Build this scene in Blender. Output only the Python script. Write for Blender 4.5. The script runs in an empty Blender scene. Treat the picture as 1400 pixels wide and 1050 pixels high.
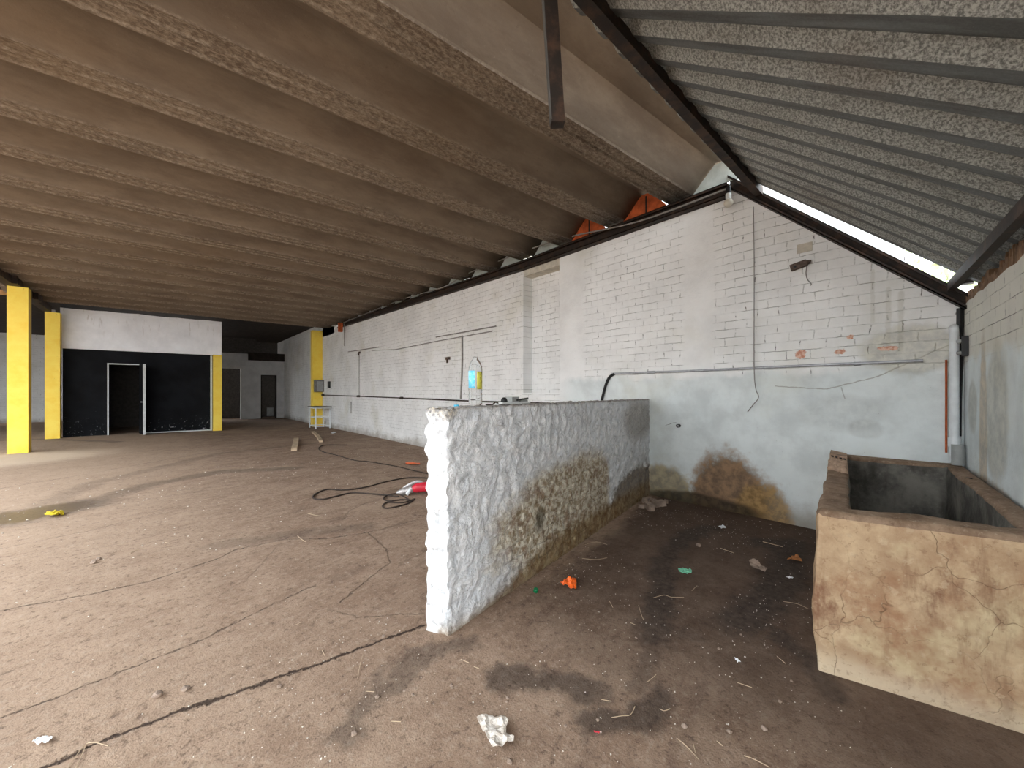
import bpy, bmesh, math, random
from mathutils import Vector, Matrix, noise as mn
random.seed(7)
C = bpy.context.scene.collection
PI = math.pi
# ------------------------------------------------------------------ frame
# world X runs towards the long brick wall (x = 4.77), world Y runs into the hall, z up, metres
F, CX, HY, EYE = 526.0, 700.0, 537.0, 1.35
YAW = math.atan(.905); ca, sa = math.cos(YAW), math.sin(YAW)
WX = 4.77
def wd(a, d): return (a*d*ca + d*sa, -a*d*sa + d*ca)
def fl(x, y, z=0.0):                      # surveyed point of the photo on a level z
    d = F*(EYE - z)/(y - HY); p = wd((x - CX)/F, d); return Vector((p[0], p[1], z))
def wl(x, y, X=WX):                       # surveyed point of the photo on a plane x = X
    a = (x - CX)/F; d = X/(a*ca + sa); return Vector((X, wd(a, d)[1], EYE - (y - HY)/F*d))

# ------------------------------------------------------------------ node expressions
class S:
    def __init__(s, b, k): s.b, s.k = b, k
    def __add__(s, o): return s.b.m('ADD', s, o)
    __radd__ = __add__
    def __sub__(s, o): return s.b.m('SUBTRACT', s, o)
    def __rsub__(s, o): return s.b.m('SUBTRACT', o, s)
    def __mul__(s, o): return s.b.m('MULTIPLY', s, o)
    __rmul__ = __mul__
    def __truediv__(s, o): return s.b.m('DIVIDE', s, o)
class B:
    def __init__(s, name):
        s.mat = bpy.data.materials.new(name); s.mat.use_nodes = True
        s.nt = s.mat.node_tree; s.nt.nodes.clear()
        s._p = None
    def n(s, t): return s.nt.nodes.new(t)
    def put(s, sock, v):
        if isinstance(v, S): s.nt.links.new(v.k, sock)
        elif v is not None:
            if hasattr(sock.default_value, '__len__'):
                v = tuple(v)
                if len(sock.default_value) == 4 and len(v) == 3: v = v + (1,)
            sock.default_value = v
    def m(s, op, *a, clamp=False):
        n = s.n('ShaderNodeMath'); n.operation = op; n.use_clamp = clamp
        for i, v in enumerate(a): s.put(n.inputs[i], v)
        return S(s, n.outputs[0])
    def vm(s, op, *a, out=0):
        n = s.n('ShaderNodeVectorMath'); n.operation = op
        for i, v in enumerate(a): s.put(n.inputs[i], v)
        return S(s, n.outputs[out])
    def pos(s):
        if not s._p:
            n = s.n('ShaderNodeTexCoord'); s._p = S(s, n.outputs['Object'])
            x = s.n('ShaderNodeSeparateXYZ'); s.put(x.inputs[0], s._p)
            s.x, s.y, s.z = (S(s, o) for o in x.outputs)
        return s._p
    def vec(s, x, y, z=0.0):
        n = s.n('ShaderNodeCombineXYZ')
        for i, v in enumerate((x, y, z)): s.put(n.inputs[i], v)
        return S(s, n.outputs[0])
    def noise(s, scale, detail=4, rough=.55, v=None, dist=0, color=False):
        n = s.n('ShaderNodeTexNoise'); s.put(n.inputs['Vector'], v or s.pos())
        n.inputs['Scale'].default_value = scale; n.inputs['Detail'].default_value = detail
        n.inputs['Roughness'].default_value = rough; n.inputs['Distortion'].default_value = dist
        return S(s, n.outputs['Color' if color else 'Fac'])
    def voro(s, scale, v=None, feature='F1'):
        n = s.n('ShaderNodeTexVoronoi'); n.feature = feature; s.put(n.inputs['Vector'], v or s.pos())
        n.inputs['Scale'].default_value = scale; return S(s, n.outputs['Distance'])
    def sm(s, v, a, b, lo=0.0, hi=1.0):
        n = s.n('ShaderNodeMapRange'); n.interpolation_type = 'SMOOTHSTEP'
        if a > b: a, b, lo, hi = b, a, hi, lo
        for i, q in enumerate((v, a, b, lo, hi)): s.put(n.inputs[i], q)
        return S(s, n.outputs[0])
    def mix(s, f, a, b, mode='MIX'):
        n = s.n('ShaderNodeMix'); n.data_type = 'RGBA'; n.blend_type = mode
        s.put(n.inputs[0], f); s.put(n.inputs[6], a); s.put(n.inputs[7], b)
        return S(s, n.outputs[2])
    def brick(s, v, w, h, mortar, smooth=.2, off=.5):
        n = s.n('ShaderNodeTexBrick'); s.put(n.inputs['Vector'], v); n.offset = off
        n.inputs['Scale'].default_value = 1; n.inputs['Mortar Size'].default_value = mortar
        n.inputs['Mortar Smooth'].default_value = smooth
        n.inputs['Brick Width'].default_value = w; n.inputs['Row Height'].default_value = h
        n.inputs['Color1'].default_value = (0, 0, 0, 1); n.inputs['Color2'].default_value = (1, 1, 1, 1)
        return S(s, n.outputs['Fac']), S(s, n.outputs['Color'])
    def seg(s, p, a, b):                   # distance in the xy plane to the segment a-b
        a = (a[0], a[1], 0); d = (b[0]-a[0], b[1]-a[1], 0); L = d[0]**2 + d[1]**2
        if getattr(s, '_ch', None):          # evaluate one segment after the other
            p = s.vm('MULTIPLY_ADD', s._ch, (1e-7, 1e-7, 0), p)
        q = s.vm('SUBTRACT', p, a)
        t = s.m('MULTIPLY', s.vm('DOT_PRODUCT', q, d, out=1), 1/L, clamp=True)
        n = s.n('ShaderNodeVectorMath'); n.operation = 'SCALE'
        n.inputs[0].default_value = d; s.put(n.inputs['Scale'], t)
        s._ch = s.vm('DISTANCE', q, S(s, n.outputs[0]), out=1); return s._ch
    def poly(s, p, pts):
        r = None
        for a, b in zip(pts, pts[1:]):
            d = s.seg(p, a, b); r = d if r is None else s.m('MINIMUM', r, d)
        return r
    def ell(s, u, v, cu, cv, ru, rv):      # 0 at the centre, 1 on the ellipse
        a = (u - cu)*(1/ru); c = (v - cv)*(1/rv)
        return s.m('SQRT', a*a + c*c)
    def bump(s, h, strength=.4, dist=.01, nrm=None):
        n = s.n('ShaderNodeBump'); s.put(n.inputs['Height'], h)
        n.inputs['Strength'].default_value = strength; n.inputs['Distance'].default_value = dist
        if nrm: s.put(n.inputs['Normal'], nrm)
        return S(s, n.outputs[0])
    def done(s, col, rough=.8, nrm=None, metal=0.0, spec=.3, **kw):
        n = s.n('ShaderNodeBsdfPrincipled'); o = s.n('ShaderNodeOutputMaterial')
        s.put(n.inputs['Base Color'], col); s.put(n.inputs['Roughness'], rough); s.put(n.inputs['Metallic'], metal)
        s.put(n.inputs['Specular IOR Level'], spec)
        if nrm: s.put(n.inputs['Normal'], nrm)
        for k, v in kw.items(): s.put(n.inputs[k.replace('_', ' ')], v)
        s.nt.links.new(n.outputs[0], o.inputs[0]); return s.mat
def lin(r, g, b):
    return tuple((c/255/12.92 if c/255 <= .04045 else ((c/255+.055)/1.055)**2.4) for c in (r, g, b))
def plain(name, rgb, rough=.7, metal=0.0, var=.25, scale=12, bump=.15, bd=.004, **kw):
    b = B(name); f = b.noise(scale, 5, .6)
    c = b.mix(b.sm(f, .3, .7), tuple(v*(1-var) for v in rgb), tuple(min(1, v*(1+var)) for v in rgb))
    return b.done(c, rough, b.bump(b.noise(scale*4, 3), bump, bd), metal, **kw)

# ------------------------------------------------------------------ mesh helpers
def obj(name, bm, mat=None, parent=None, loc=None, rotz=0.0, smooth=None, label=None):
    """link bm as ONE mesh object; verts are in world space (or in the local frame of a rotated thing when loc is None)"""
    off = Vector((0, 0, 0))
    if loc is not None: off = Vector(loc)
    elif parent is not None and not parent.get('_local'): off = parent_loc(parent)
    for v in bm.verts: v.co -= off
    bmesh.ops.recalc_face_normals(bm, faces=bm.faces)
    me = bpy.data.meshes.new(name); bm.to_mesh(me); bm.free()
    o = bpy.data.objects.new(name, me); C.objects.link(o)
    if loc is not None: o.location = loc
    if rotz: o.rotation_euler.z = rotz
    if parent is not None: o.parent = parent
    for m_ in (mat if isinstance(mat, (list, tuple)) else [mat]):
        if m_: me.materials.append(m_)
    if smooth is not None:
        for p in me.polygons: p.use_smooth = True
        if smooth > 0:
            try: me.set_sharp_from_angle(angle=math.radians(smooth))
            except Exception: pass
    if label: o['label'] = label
    return o
def parent_loc(p):
    v = Vector((0, 0, 0))
    while p: v += p.location; p = p.parent
    return v
def thing(name, label, cat, loc, group=None):
    o = bpy.data.objects.new(name, None); C.objects.link(o); o.location = loc
    o.empty_display_size = .1
    return tag(o, label, cat, group)
def tag(o, label, cat, group=None, kind=None):
    o['label'] = label; o['category'] = cat
    if group: o['group'] = group
    if kind: o['kind'] = kind
    return o
def struct(o): o['kind'] = 'structure'; return o
def box(bm, a, b, mi=0):
    x0, y0, z0 = a; x1, y1, z1 = b
    v = [bm.verts.new(p) for p in ((x0,y0,z0),(x1,y0,z0),(x1,y1,z0),(x0,y1,z0),(x0,y0,z1),(x1,y0,z1),(x1,y1,z1),(x0,y1,z1))]
    for f in ((0,3,2,1),(4,5,6,7),(0,1,5,4),(1,2,6,5),(2,3,7,6),(3,0,4,7)):
        bm.faces.new([v[i] for i in f]).material_index = mi
    return v
def bar(bm, p, q, w, h, up=(0, 0, 1)):     # rectangular bar from p to q
    p, q = Vector(p), Vector(q); d = (q-p).normalized(); up = Vector(up)
    s = d.cross(up).normalized(); u = s.cross(d).normalized(); r = []
    for c in (p, q):
        r.append([bm.verts.new(c + s*i*w/2 + u*j*h/2) for i, j in ((-1,-1),(1,-1),(1,1),(-1,1))])
    for i in range(4): bm.faces.new((r[0][i], r[0][(i+1)%4], r[1][(i+1)%4], r[1][i]))
    bm.faces.new(r[0][::-1]); bm.faces.new(r[1])
def tube(bm, pts, r, seg=8, caps=True):
    pts = [Vector(p) for p in pts]; rs = r if isinstance(r, (list, tuple)) else [r]*len(pts)
    rings = []; nrm = None
    for i, p in enumerate(pts):
        d = (pts[min(i+1, len(pts)-1)] - pts[max(i-1, 0)]).normalized()
        if nrm is None: nrm = d.orthogonal().normalized()
        nrm = (nrm - d*nrm.dot(d))
        if nrm.length < 1e-5: nrm = d.orthogonal()
        nrm.normalize(); bn = d.cross(nrm)
        rings.append([bm.verts.new(p + rs[i]*(math.cos(2*PI*k/seg)*nrm + math.sin(2*PI*k/seg)*bn)) for k in range(seg)])
    for a, b in zip(rings, rings[1:]):
        for k in range(seg): bm.faces.new((a[k], a[(k+1)%seg], b[(k+1)%seg], b[k]))
    if caps: bm.faces.new(rings[0][::-1]); bm.faces.new(rings[-1])
def smoothpath(pts, n=6):                  # Catmull-Rom
    pts = [Vector(p) for p in pts]; P = [pts[0]] + pts + [pts[-1]]; out = []
    for i in range(1, len(P)-2):
        a, b, c, d = P[i-1:i+3]
        for k in range(n):
            t = k/n
            out.append(.5*((2*b) + (c-a)*t + (2*a-5*b+4*c-d)*t*t + (3*b-a-3*c+d)*t**3))
    return out + [pts[-1]]
def lathe(bm, prof, c=(0, 0, 0), seg=32, axis='z', cap=True):
    rings = []
    for r, z in prof:
        ring = []
        for k in range(seg):
            a = 2*PI*k/seg
            p = (r*math.cos(a), r*math.sin(a), z) if axis == 'z' else (z, r*math.cos(a), r*math.sin(a))
            ring.append(bm.verts.new(Vector(c) + Vector(p)))
        rings.append(ring)
    for a, b in zip(rings, rings[1:]):
        for k in range(seg): bm.faces.new((a[k], a[(k+1)%seg], b[(k+1)%seg], b[k]))
    if cap:
        bm.faces.new(rings[0][::-1]); bm.faces.new(rings[-1])
def prism(bm, poly, x0, x1, ax='x'):       # polygon extruded along one axis
    def P(u, v, w): return (w, u, v) if ax == 'x' else ((u, w, v) if ax == 'y' else (u, v, w))
    a = [bm.verts.new(P(u, v, x0)) for u, v in poly]; b = [bm.verts.new(P(u, v, x1)) for u, v in poly]
    bm.faces.new(a); bm.faces.new(b[::-1]); k = len(poly)
    for i in range(k): bm.faces.new((a[i], a[(i+1)%k], b[(i+1)%k], b[i]))
def bevel(bm, w, seg=2, ang=40):
    es = [e for e in bm.edges if len(e.link_faces) == 2 and e.calc_face_angle(0) > math.radians(ang)]
    bmesh.ops.bevel(bm, geom=es, offset=w, segments=seg, profile=.5, affect='EDGES')
def dense(bm, size):                       # cut all long edges down to about `size`
    for _ in range(9):
        es = [e for e in bm.edges if e.calc_length() > size*1.5]
        if not es: break
        bmesh.ops.subdivide_edges(bm, edges=es, cuts=1, use_grid_fill=True)
def rough(bm, amp, scale, seed=0.0, octv=3, keep=lambda c: 1.0):
    bm.normal_update()
    o = Vector((seed*13.7, seed*7.1, seed*3.3)); mv = []
    for v in bm.verts:
        q = v.co*scale + o
        d = Vector((mn.fractal(q, .9, 2, octv), mn.fractal(q+Vector((31, 7, 5)), .9, 2, octv), mn.fractal(q+Vector((5, 47, 19)), .9, 2, octv)))
        mv.append((v, (v.normal*d.x + d*.35)*amp*keep(v.co)))
    for v, d in mv: v.co += d

# ------------------------------------------------------------------ materials
def brick_wall(name, ax, smooth_z=None, pillars=(), moulds=(), reds=(), base=lin(238, 239, 238), low=lin(224, 231, 231), lines=.8, drips=(), grime=.35):
    b = B(name); b.pos(); u = b.y if ax == 'y' else b.x; v = b.z
    wob = b.noise(2.2, 3); wob2 = b.noise(3.1, 3, v=b.vec(v, u, 3.0))
    vv = (v + (wob-.5)*.03 + (b.noise(21, 3)-.5)*.010)*(1/.094); uu = (u + (wob2-.5)*.07 + (b.noise(24, 3, v=b.vec(v, u, 1.0))-.5)*.010)*(1/.205)
    row = b.m('FLOOR', vv); fv = b.m('FRACT', vv); fu = b.m('FRACT', uu + b.m('MULTIPLY', row, .5) + b.m('SINE', row*12.9)*.08)
    bed = b.sm(b.m('ABSOLUTE', fv-.5), .460, .488); head = b.sm(b.m('ABSOLUTE', fu-.5), .474, .490)
    fac = b.m('MAXIMUM', bed, head*.5)
    rough_ = b.sm(b.noise(1.1, 4, .6), .26, .46)           # where the joints show through the paint
    brk = b.sm(b.noise(9, 4, .7, v=b.vec(u*.45, v*2.6, 0.0)), .42, .60)
    br = rough_
    if smooth_z is not None:
        zz = v + (b.noise(3, 4) - .5)*.35
        inlow = b.sm(zz, smooth_z+.06, smooth_z-.06)
        ulim = smooth_u if (smooth_u := globals().get('_SU')) else 99
        inlow = inlow * b.sm(u, ulim+.25, ulim-.25)
        br = br*(1-inlow)
    else: inlow = 0.0
    for a, c in pillars:
        br = br * (1 - b.sm(u + (wob-.5)*.12, a-.04, a+.04)*b.sm(u + (wob-.5)*.12, c+.04, c-.04))
    br = b.m('MAXIMUM', br, .03)
    joint = fac*br
    blot = b.noise(1.7, 6, .65); fine = b.noise(60, 3, .7)
    col = b.mix(b.sm(blot, .35, .75), base, tuple(c*.86 for c in base))
    if smooth_z is not None:
        lowc = b.mix(b.sm(b.noise(2.6, 6, .62), .38, .7), low, tuple(c*.80 for c in low))
        col = b.mix(inlow, col, lowc)
    col = b.mix(b.sm(b.noise(.9, 5, .6, v=b.vec(u, v, 9.0)), .5, .75)*grime, col, lin(196, 193, 170))
    gz = v + (b.noise(2.5, 5, .65) - .5)*.5                # dirt along the foot of the wall
    col = b.mix(b.sm(gz, .26, -.05)*.65, col, lin(120, 104, 82))
    col = b.mix(joint*brk*lines, col, lin(112, 108, 102))
    # open head joints: short dark upright nicks
    nick = head*b.sm(b.noise(7, 2, .5, v=b.vec(u, v*1.6, 4.0)), .58, .64)*b.sm(b.m('ABSOLUTE', fv-.5), .44, .34)*br
    col = b.mix(nick*.8, col, lin(52, 46, 42))
    spk = b.sm(b.voro(26), .075, .035)*b.sm(b.noise(4, 2), .5, .62)
    col = b.mix(spk*.6, col, lin(90, 82, 74))
    for pts, w, s_, c in drips:                            # streaks, rust runs, hairline cracks
        d = b.poly(b.vec(u + (b.noise(16, 3)-.5)*.02, v + (b.noise(17, 3, v=b.vec(v, u, 2.0))-.5)*.02, 0.0), pts)
        col = b.mix(b.sm(d, w, w*.35)*s_, col, c)
    h0 = b.noise(6, 5, .6)
    for (cu, cv, ru, rv, colr, s_) in moulds:
        d = b.ell(u, v, cu, cv, ru, rv) + (b.noise(4.5, 6, .68) - .5)*.85
        m_ = b.sm(d, 1.05, .72)*s_
        cc = b.mix(b.sm(b.noise(9, 5, .7), .35, .65), colr, tuple(x*.45 for x in colr))
        col = b.mix(m_, col, cc)
    for (cu, cv, ru, rv) in reds:
        d = b.ell(u, v, cu, cv, ru, rv) + (b.noise(15, 5, .75) - .5)*2.2
        col = b.mix(b.sm(d, .95, .75), col, b.mix(b.sm(b.noise(40, 3), .4, .6), lin(196, 138, 114), lin(220, 186, 166)))
    h = b.noise(22, 5, .62)*.5 + fine*.25 - joint*brk*1.0 - bed*br*.4 + b.noise(5, 4)*.6
    return b.done(col, b.sm(blot, .3, .7, .75, .9), b.bump(h, .55, .012), spec=.25)

_SU = 4.0
def _d(*px): return [(wl(x, y)[1], wl(x, y)[2]) for x, y in px]
M = {}
M['longwall'] = brick_wall('painted_brick', 'y', 1.56, pillars=((3.62, 4.12), (1.74, 2.12)),
    moulds=((1.60, .10, .50, .62, lin(150, 116, 82), .95), (2.35, .10, .40, .36, lin(168, 148, 104), .8), (1.28, .05, .30, .34, lin(176, 142, 92), .85),
            (1.9, .0, .75, .16, lin(62, 54, 42), .85), (.45, 1.02, .14, .10, lin(178, 178, 172), .25), (.62, 1.15, .35, .2, lin(192, 195, 190), .25),
            (.14, 1.72, .36, .24, lin(198, 194, 172), .5)),
    reds=((.925, 1.735, .05, .05), (.62, 1.74, .05, .028), (.30, 1.745, .075, .022), (.545, 1.87, .035, .03)),
    drips=((_d((1215, 395), (1214, 470)), .025, .22, lin(150, 146, 120)), (_d((1193, 370), (1193, 440)), .02, .2, lin(150, 146, 120)),
           (_d((1232, 400), (1231, 478)), .025, .25, lin(140, 134, 108)), (_d((1060, 528), (1130, 532), (1200, 515), (1300, 470)), .007, .55, lin(120, 115, 100)),
           (_d((1150, 530), (1155, 545)), .006, .5, lin(110, 106, 96)), (_d((910, 582), (924, 577)), .004, .7, lin(70, 64, 58))))
_SU = 99
M['recess'] = brick_wall('recess_brick', 'y', lines=.9, grime=.2)
M['hallwall'] = brick_wall('hall_brick', 'x', lines=.6)
M['rightwall'] = brick_wall('right_brick', 'x', 1.60, moulds=((.62, .95, .12, .9, lin(200, 174, 134), .6), (.95, 1.2, .3, .5, lin(196, 190, 170), .5), (.3, 1.25, .16, .22, lin(176, 172, 158), .5), (.8, .68, .9, .12, lin(150, 128, 98), .6)), base=lin(222, 220, 210))

def white_paint():
    b = B('white_render'); b.pos()
    f = b.noise(2.2, 5, .6); col = b.mix(b.sm(f, .3, .75), lin(246, 247, 250), lin(230, 231, 234))
    st = b.sm(b.noise(5, 4, .6, v=b.vec(b.x*2.2, b.z*.35, b.y)), .58, .70)*b.sm(b.z, 2.9, 3.8)
    col = b.mix(st*.4, col, lin(150, 138, 124))
    return b.done(col, .8, b.bump(b.noise(18, 4), .25, .006))
M['white'] = white_paint()
M['whiteback'] = plain('white_wash', lin(206, 206, 205), .85, var=.1, scale=2.5)
def black_paint():
    b = B('black_paint'); b.pos()
    col = b.mix(b.sm(b.noise(1.8, 4), .35, .7), lin(12, 13, 16), lin(22, 24, 28))
    m = b.sm(b.noise(17, 6, .75, v=b.vec(b.x, b.z*.8, b.y)), .60, .66)
    lowm = b.sm(b.z + (b.noise(3, 3)-.5)*.7, .62, .05)
    scr = b.sm(b.noise(9, 5, .7, v=b.vec(b.x*.4, b.z*5.0, b.y)), .70, .74)*b.sm(b.z, 1.5, .8)
    col = b.mix(b.m('MAXIMUM', m*lowm, scr*.6, clamp=True), col, lin(196, 196, 200))
    return b.done(col, .7, b.bump(b.noise(20, 3), .2, .004), spec=.12)
M['black'] = black_paint()
def yellow_paint():
    b = B('yellow_paint'); b.pos()
    col = b.mix(b.sm(b.noise(3, 5, .65), .3, .75), lin(252, 224, 98), lin(246, 206, 70))
    col = b.mix(b.sm(b.noise(7, 5, .7), .66, .72)*.6, col, lin(120, 100, 50))
    return b.done(col, .55, b.bump(b.noise(14, 4), .2, .005))
M['yellow'] = yellow_paint()
def sheet_concrete():
    b = B('fibre_cement'); b.pos()
    v = b.vec(b.x*.22, b.y, b.z)
    f = b.noise(3.0, 6, .68, v=v); g = b.noise(38, 6, .8, v=b.vec(b.x*.6, b.y, b.z)); k = b.noise(.35, 3)
    col = b.mix(b.sm(f, .30, .72), lin(108, 98, 88), lin(132, 123, 111))
    ph = b.m('FRACT', (b.y + (b.x - 3.17)*.09 - 2.085)*(1/.909))      # paler, speckled tone on the flat ribs
    col = b.mix(.55, col, b.mix(b.sm(b.noise(1.6, 5, .7, v=b.vec(b.x*.8, b.y*1.6, b.z*3.0)), .35, .7), lin(92, 77, 62), lin(124, 108, 90)))
    rib = b.sm(ph, .36, .33)*b.sm(ph, .0, .02)
    col = b.mix(rib*b.sm(g, .44, .64)*.55, col, lin(166, 154, 138))
    col = b.mix(rib*b.sm(g, .50, .36)*.5, col, lin(84, 72, 61))
    col = b.mix(b.sm(g, .60, .74)*.3, col, lin(160, 150, 135))
    col = b.mix(b.sm(g, .42, .28)*.45, col, lin(84, 70, 58))
    col = b.mix(b.sm(k, .55, .72)*.2, col, lin(112, 92, 68))
    return b.done(col, .95, b.bump(g*.6+f*.4, .55, .012), spec=.1)
M['cement'] = sheet_concrete()
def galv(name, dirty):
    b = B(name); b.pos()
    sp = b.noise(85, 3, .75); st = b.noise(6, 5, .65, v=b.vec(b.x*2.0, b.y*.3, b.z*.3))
    if dirty:  # shaded tone, for faces turned from the open end
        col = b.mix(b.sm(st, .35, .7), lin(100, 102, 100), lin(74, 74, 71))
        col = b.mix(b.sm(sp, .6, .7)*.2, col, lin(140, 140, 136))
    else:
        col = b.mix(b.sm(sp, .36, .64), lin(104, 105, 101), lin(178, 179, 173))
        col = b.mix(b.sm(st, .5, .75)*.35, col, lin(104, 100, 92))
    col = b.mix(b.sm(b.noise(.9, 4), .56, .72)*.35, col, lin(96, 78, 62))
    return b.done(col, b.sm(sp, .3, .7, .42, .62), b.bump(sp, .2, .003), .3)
M['galv'] = galv('lit_spangled_zinc', False); M['galv_shade'] = galv('shaded_zinc', True)  # one zinc in a lit and a shaded tone
def dark_steel():
    b = B('rusty_dark_steel'); b.pos()
    col = b.mix(b.sm(b.noise(9, 6, .7), .42, .70), lin(44, 38, 34), lin(78, 58, 46))
    return b.done(col, .6, b.bump(b.noise(60, 3), .2, .003), .3)
M['steel'] = dark_steel()
M['steelpale'] = plain('lit_grey_steel', lin(92, 92, 90), .5, .3, .2)  # paler copy of the post steel for its lit side
def partition_mat():
    b = B('rough_lime_plaster'); b.pos(); t, z = b.x, b.z     # t runs along the wall, z up
    n1 = b.noise(3.2, 6, .68); n2 = b.noise(11, 5, .7); n3 = b.noise(48, 4, .7)
    col = b.mix(b.sm(n2, .34, .68), lin(214, 218, 222), lin(240, 241, 242))
    col = b.mix(b.sm(n1, .52, .78)*.4, col, lin(172, 172, 172))
    sw = b.noise(9, 5, .65, dist=2.4)
    col = b.mix(b.sm(sw, .47, .36)*.6, col, lin(170, 172, 174)); col = b.mix(b.sm(n3, .40, .30)*.4, col, lin(150, 148, 144))
    face = b.sm(b.y, .10, .05)                               # side face towards the stall
    olive = b.mix(b.sm(b.noise(17, 5, .75), .40, .58), lin(138, 116, 78), lin(216, 208, 188))
    olive = b.mix(b.sm(b.noise(6, 5, .7), .50, .64)*.8, olive, lin(124, 88, 48))
    d = b.ell(t, z, 1.55, .34, 1.25, .50) + (n1-.5)*.8
    m1 = b.sm(d, 1.08, .72)*b.sm(t + (n1-.5)*.06, 2.35, 2.22)
    d2 = b.ell(t, z, .95, .40, .10, .13) + (n2-.5)*.7
    ft = z + (n2-.5)*.16 + .10 - b.sm(t, .15, 1.4)*.17
    m2 = b.sm(ft, .20, .07)
    d3 = b.ell(t, z, 3.2, .10, .95, .36) + (n2-.5)*.55
    d4 = b.ell(t, z, 3.25, 1.02, .62, .30) + (n1-.5)*.7
    col = b.mix(m1*.9*face, col, olive)
    col = b.mix(b.sm(d2, 1.0, .3)*.75*face, col, lin(70, 64, 50))
    col = b.mix(b.sm(d3, 1.05, .85)*.8*face, col, b.mix(b.sm(n2, .4, .6), lin(84, 68, 48), lin(116, 96, 66)))
    col = b.mix(b.sm(d4, 1.1, .5)*.6*face, col, b.mix(b.sm(n3, .4, .6), lin(108, 98, 86), lin(150, 140, 124)))
    col = b.mix(m2*.9*face, col, b.mix(b.sm(n2, .35, .65), lin(110, 80, 44), lin(160, 140, 104)))
    col = b.mix(b.sm(t, 2.4, 3.4)*.35*face*b.sm(n1, .35, .6), col, lin(140, 134, 124))
    top = b.sm(z + (n2-.5)*.05, 1.245, 1.268)                 # bare dirty top
    col = b.mix(top*.85, col, b.mix(b.sm(n3, .4, .62), lin(110, 104, 98), lin(176, 168, 158)))
    ed = b.ell(t, z, .02, 1.27, .09, .09) + (n3-.5)*1.2       # crumbled upper corner
    col = b.mix(b.sm(ed, 1.0, .5)*.6, col, b.mix(b.sm(n3, .45, .55), lin(96, 84, 70), lin(206, 190, 160)))
    pit = b.sm(b.voro(15), .10, .05)*b.sm(n1, .45, .6)
    col = b.mix(pit*.7, col, lin(70, 66, 60))
    fac, _ = b.brick(b.vec(t + (n1-.5)*.05, z + (n2-.5)*.04), .24, .105, .006, .6)
    col = b.mix(fac*m1*face*b.sm(n1, .45, .6)*.4, col, lin(66, 54, 38))
    return b.done(col, .85, b.bump(n2*.9 + n3*.7 + b.noise(26, 4, .7, dist=1.2)*.7 + b.noise(8, 4, .6, dist=2.6)*1.3 + n1*.4 - fac*m1*face*.5, .7, .022), spec=.25)
M['plaster'] = partition_mat()
def trough_mats():
    b = B('stained_render'); b.pos()
    n1 = b.noise(2.4, 6, .68); n2 = b.noise(8, 6, .7); n3 = b.noise(40, 4, .7)
    col = b.mix(b.sm(n2, .3, .72), lin(160, 132, 104), lin(190, 166, 134))
    col = b.mix(b.sm(n1, .50, .70)*.85, col, lin(142, 102, 74))
    col = b.mix(b.sm(b.noise(2.0, 5, .7, v=b.vec(b.x, b.y, b.z+7.0)), .52, .7)*.45, col, lin(210, 198, 160))
    col = b.mix(b.sm(b.noise(3.2, 6, .72, v=b.vec(b.x, b.y, b.z*.6+3.0)), .52, .66)*.85, col, lin(116, 80, 60))
    col = b.mix(b.sm(b.noise(5, 5, .7, v=b.vec(b.x*1.6, b.y*1.6, b.z*.25)), .52, .66)*.5, col, lin(118, 84, 60))
    col = b.mix(b.sm(b.z + (n2-.5)*.12, .14, .02)*.45, col, lin(226, 212, 186))
    ck = b.sm(b.voro(2.6, v=b.vm('ADD', b.pos(), b.vm('MULTIPLY', b.noise(3, 4, color=True), (.35, .35, .35))), feature='DISTANCE_TO_EDGE'), .007, .0)
    col = b.mix(ck*.6*b.sm(b.noise(1.6, 2), .48, .60), col, lin(84, 60, 44))
    col = b.mix(b.sm(n3, .54, .66)*.45, col, lin(116, 86, 64)); col = b.mix(b.sm(b.noise(20, 5, .7), .56, .66)*.35, col, lin(216, 196, 164))
    out = b.done(col, .82, b.bump(n2*.6+n3*.3-ck*.4, .45, .012), spec=.25)
    b = B('dirty_rim'); b.pos(); n2 = b.noise(7, 6, .7); n3 = b.noise(45, 4, .7)
    col = b.mix(b.sm(n2, .32, .68), lin(112, 90, 72), lin(150, 128, 108))
    col = b.mix(b.sm(n3, .55, .68)*.5, col, lin(176, 158, 138)); col = b.mix(b.sm(n3, .42, .3)*.5, col, lin(76, 58, 46))
    rim = b.done(col, .9, b.bump(n2*.6+n3*.5, .6, .012), spec=.2)
    b = B('mouldy_lining'); b.pos(); n1 = b.noise(3, 6, .7); n3 = b.noise(30, 4, .7)
    st = b.noise(6, 5, .6, v=b.vec(b.x, b.y, b.z*.2))
    col = b.mix(b.sm(n1, .36, .66), lin(74, 72, 68), lin(126, 122, 114))
    col = b.mix(b.sm(st, .5, .7)*.6, col, lin(58, 54, 48)); col = b.mix(b.sm(n3, .6, .7)*.3, col, lin(150, 146, 138))
    return out, rim, b.done(col, .85, b.bump(n3+n1, .5, .008), spec=.2)
M['tr_out'], M['tr_rim'], M['tr_in'] = trough_mats()
M['pvc'] = plain('white_pvc', lin(214, 218, 220), .4, var=.08)
M['greyp'] = plain('grey_plastic', lin(150, 152, 150), .5, var=.12)
M['palep'] = plain('pale_plastic', lin(206, 210, 208), .5, var=.08)
M['blackp'] = plain('black_plastic', lin(24, 24, 25), .45, var=.2)
M['cable'] = plain('dusty_black_rubber', lin(58, 48, 42), .7, var=.3)
M['wire'] = plain('grey_wire', lin(136, 132, 128), .6, var=.2)
M['pipe'] = plain('grey_conduit', lin(168, 170, 174), .35, .6, .15, 20)
M['clay'] = plain('fired_clay', lin(172, 84, 44), .85, var=.35, scale=9)
M['capgrey'] = plain('pale_grey_sheet', lin(172, 180, 176), .6, var=.1)
M['wood'] = plain('weathered_wood', lin(190, 168, 140), .8, var=.25, scale=7)
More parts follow.
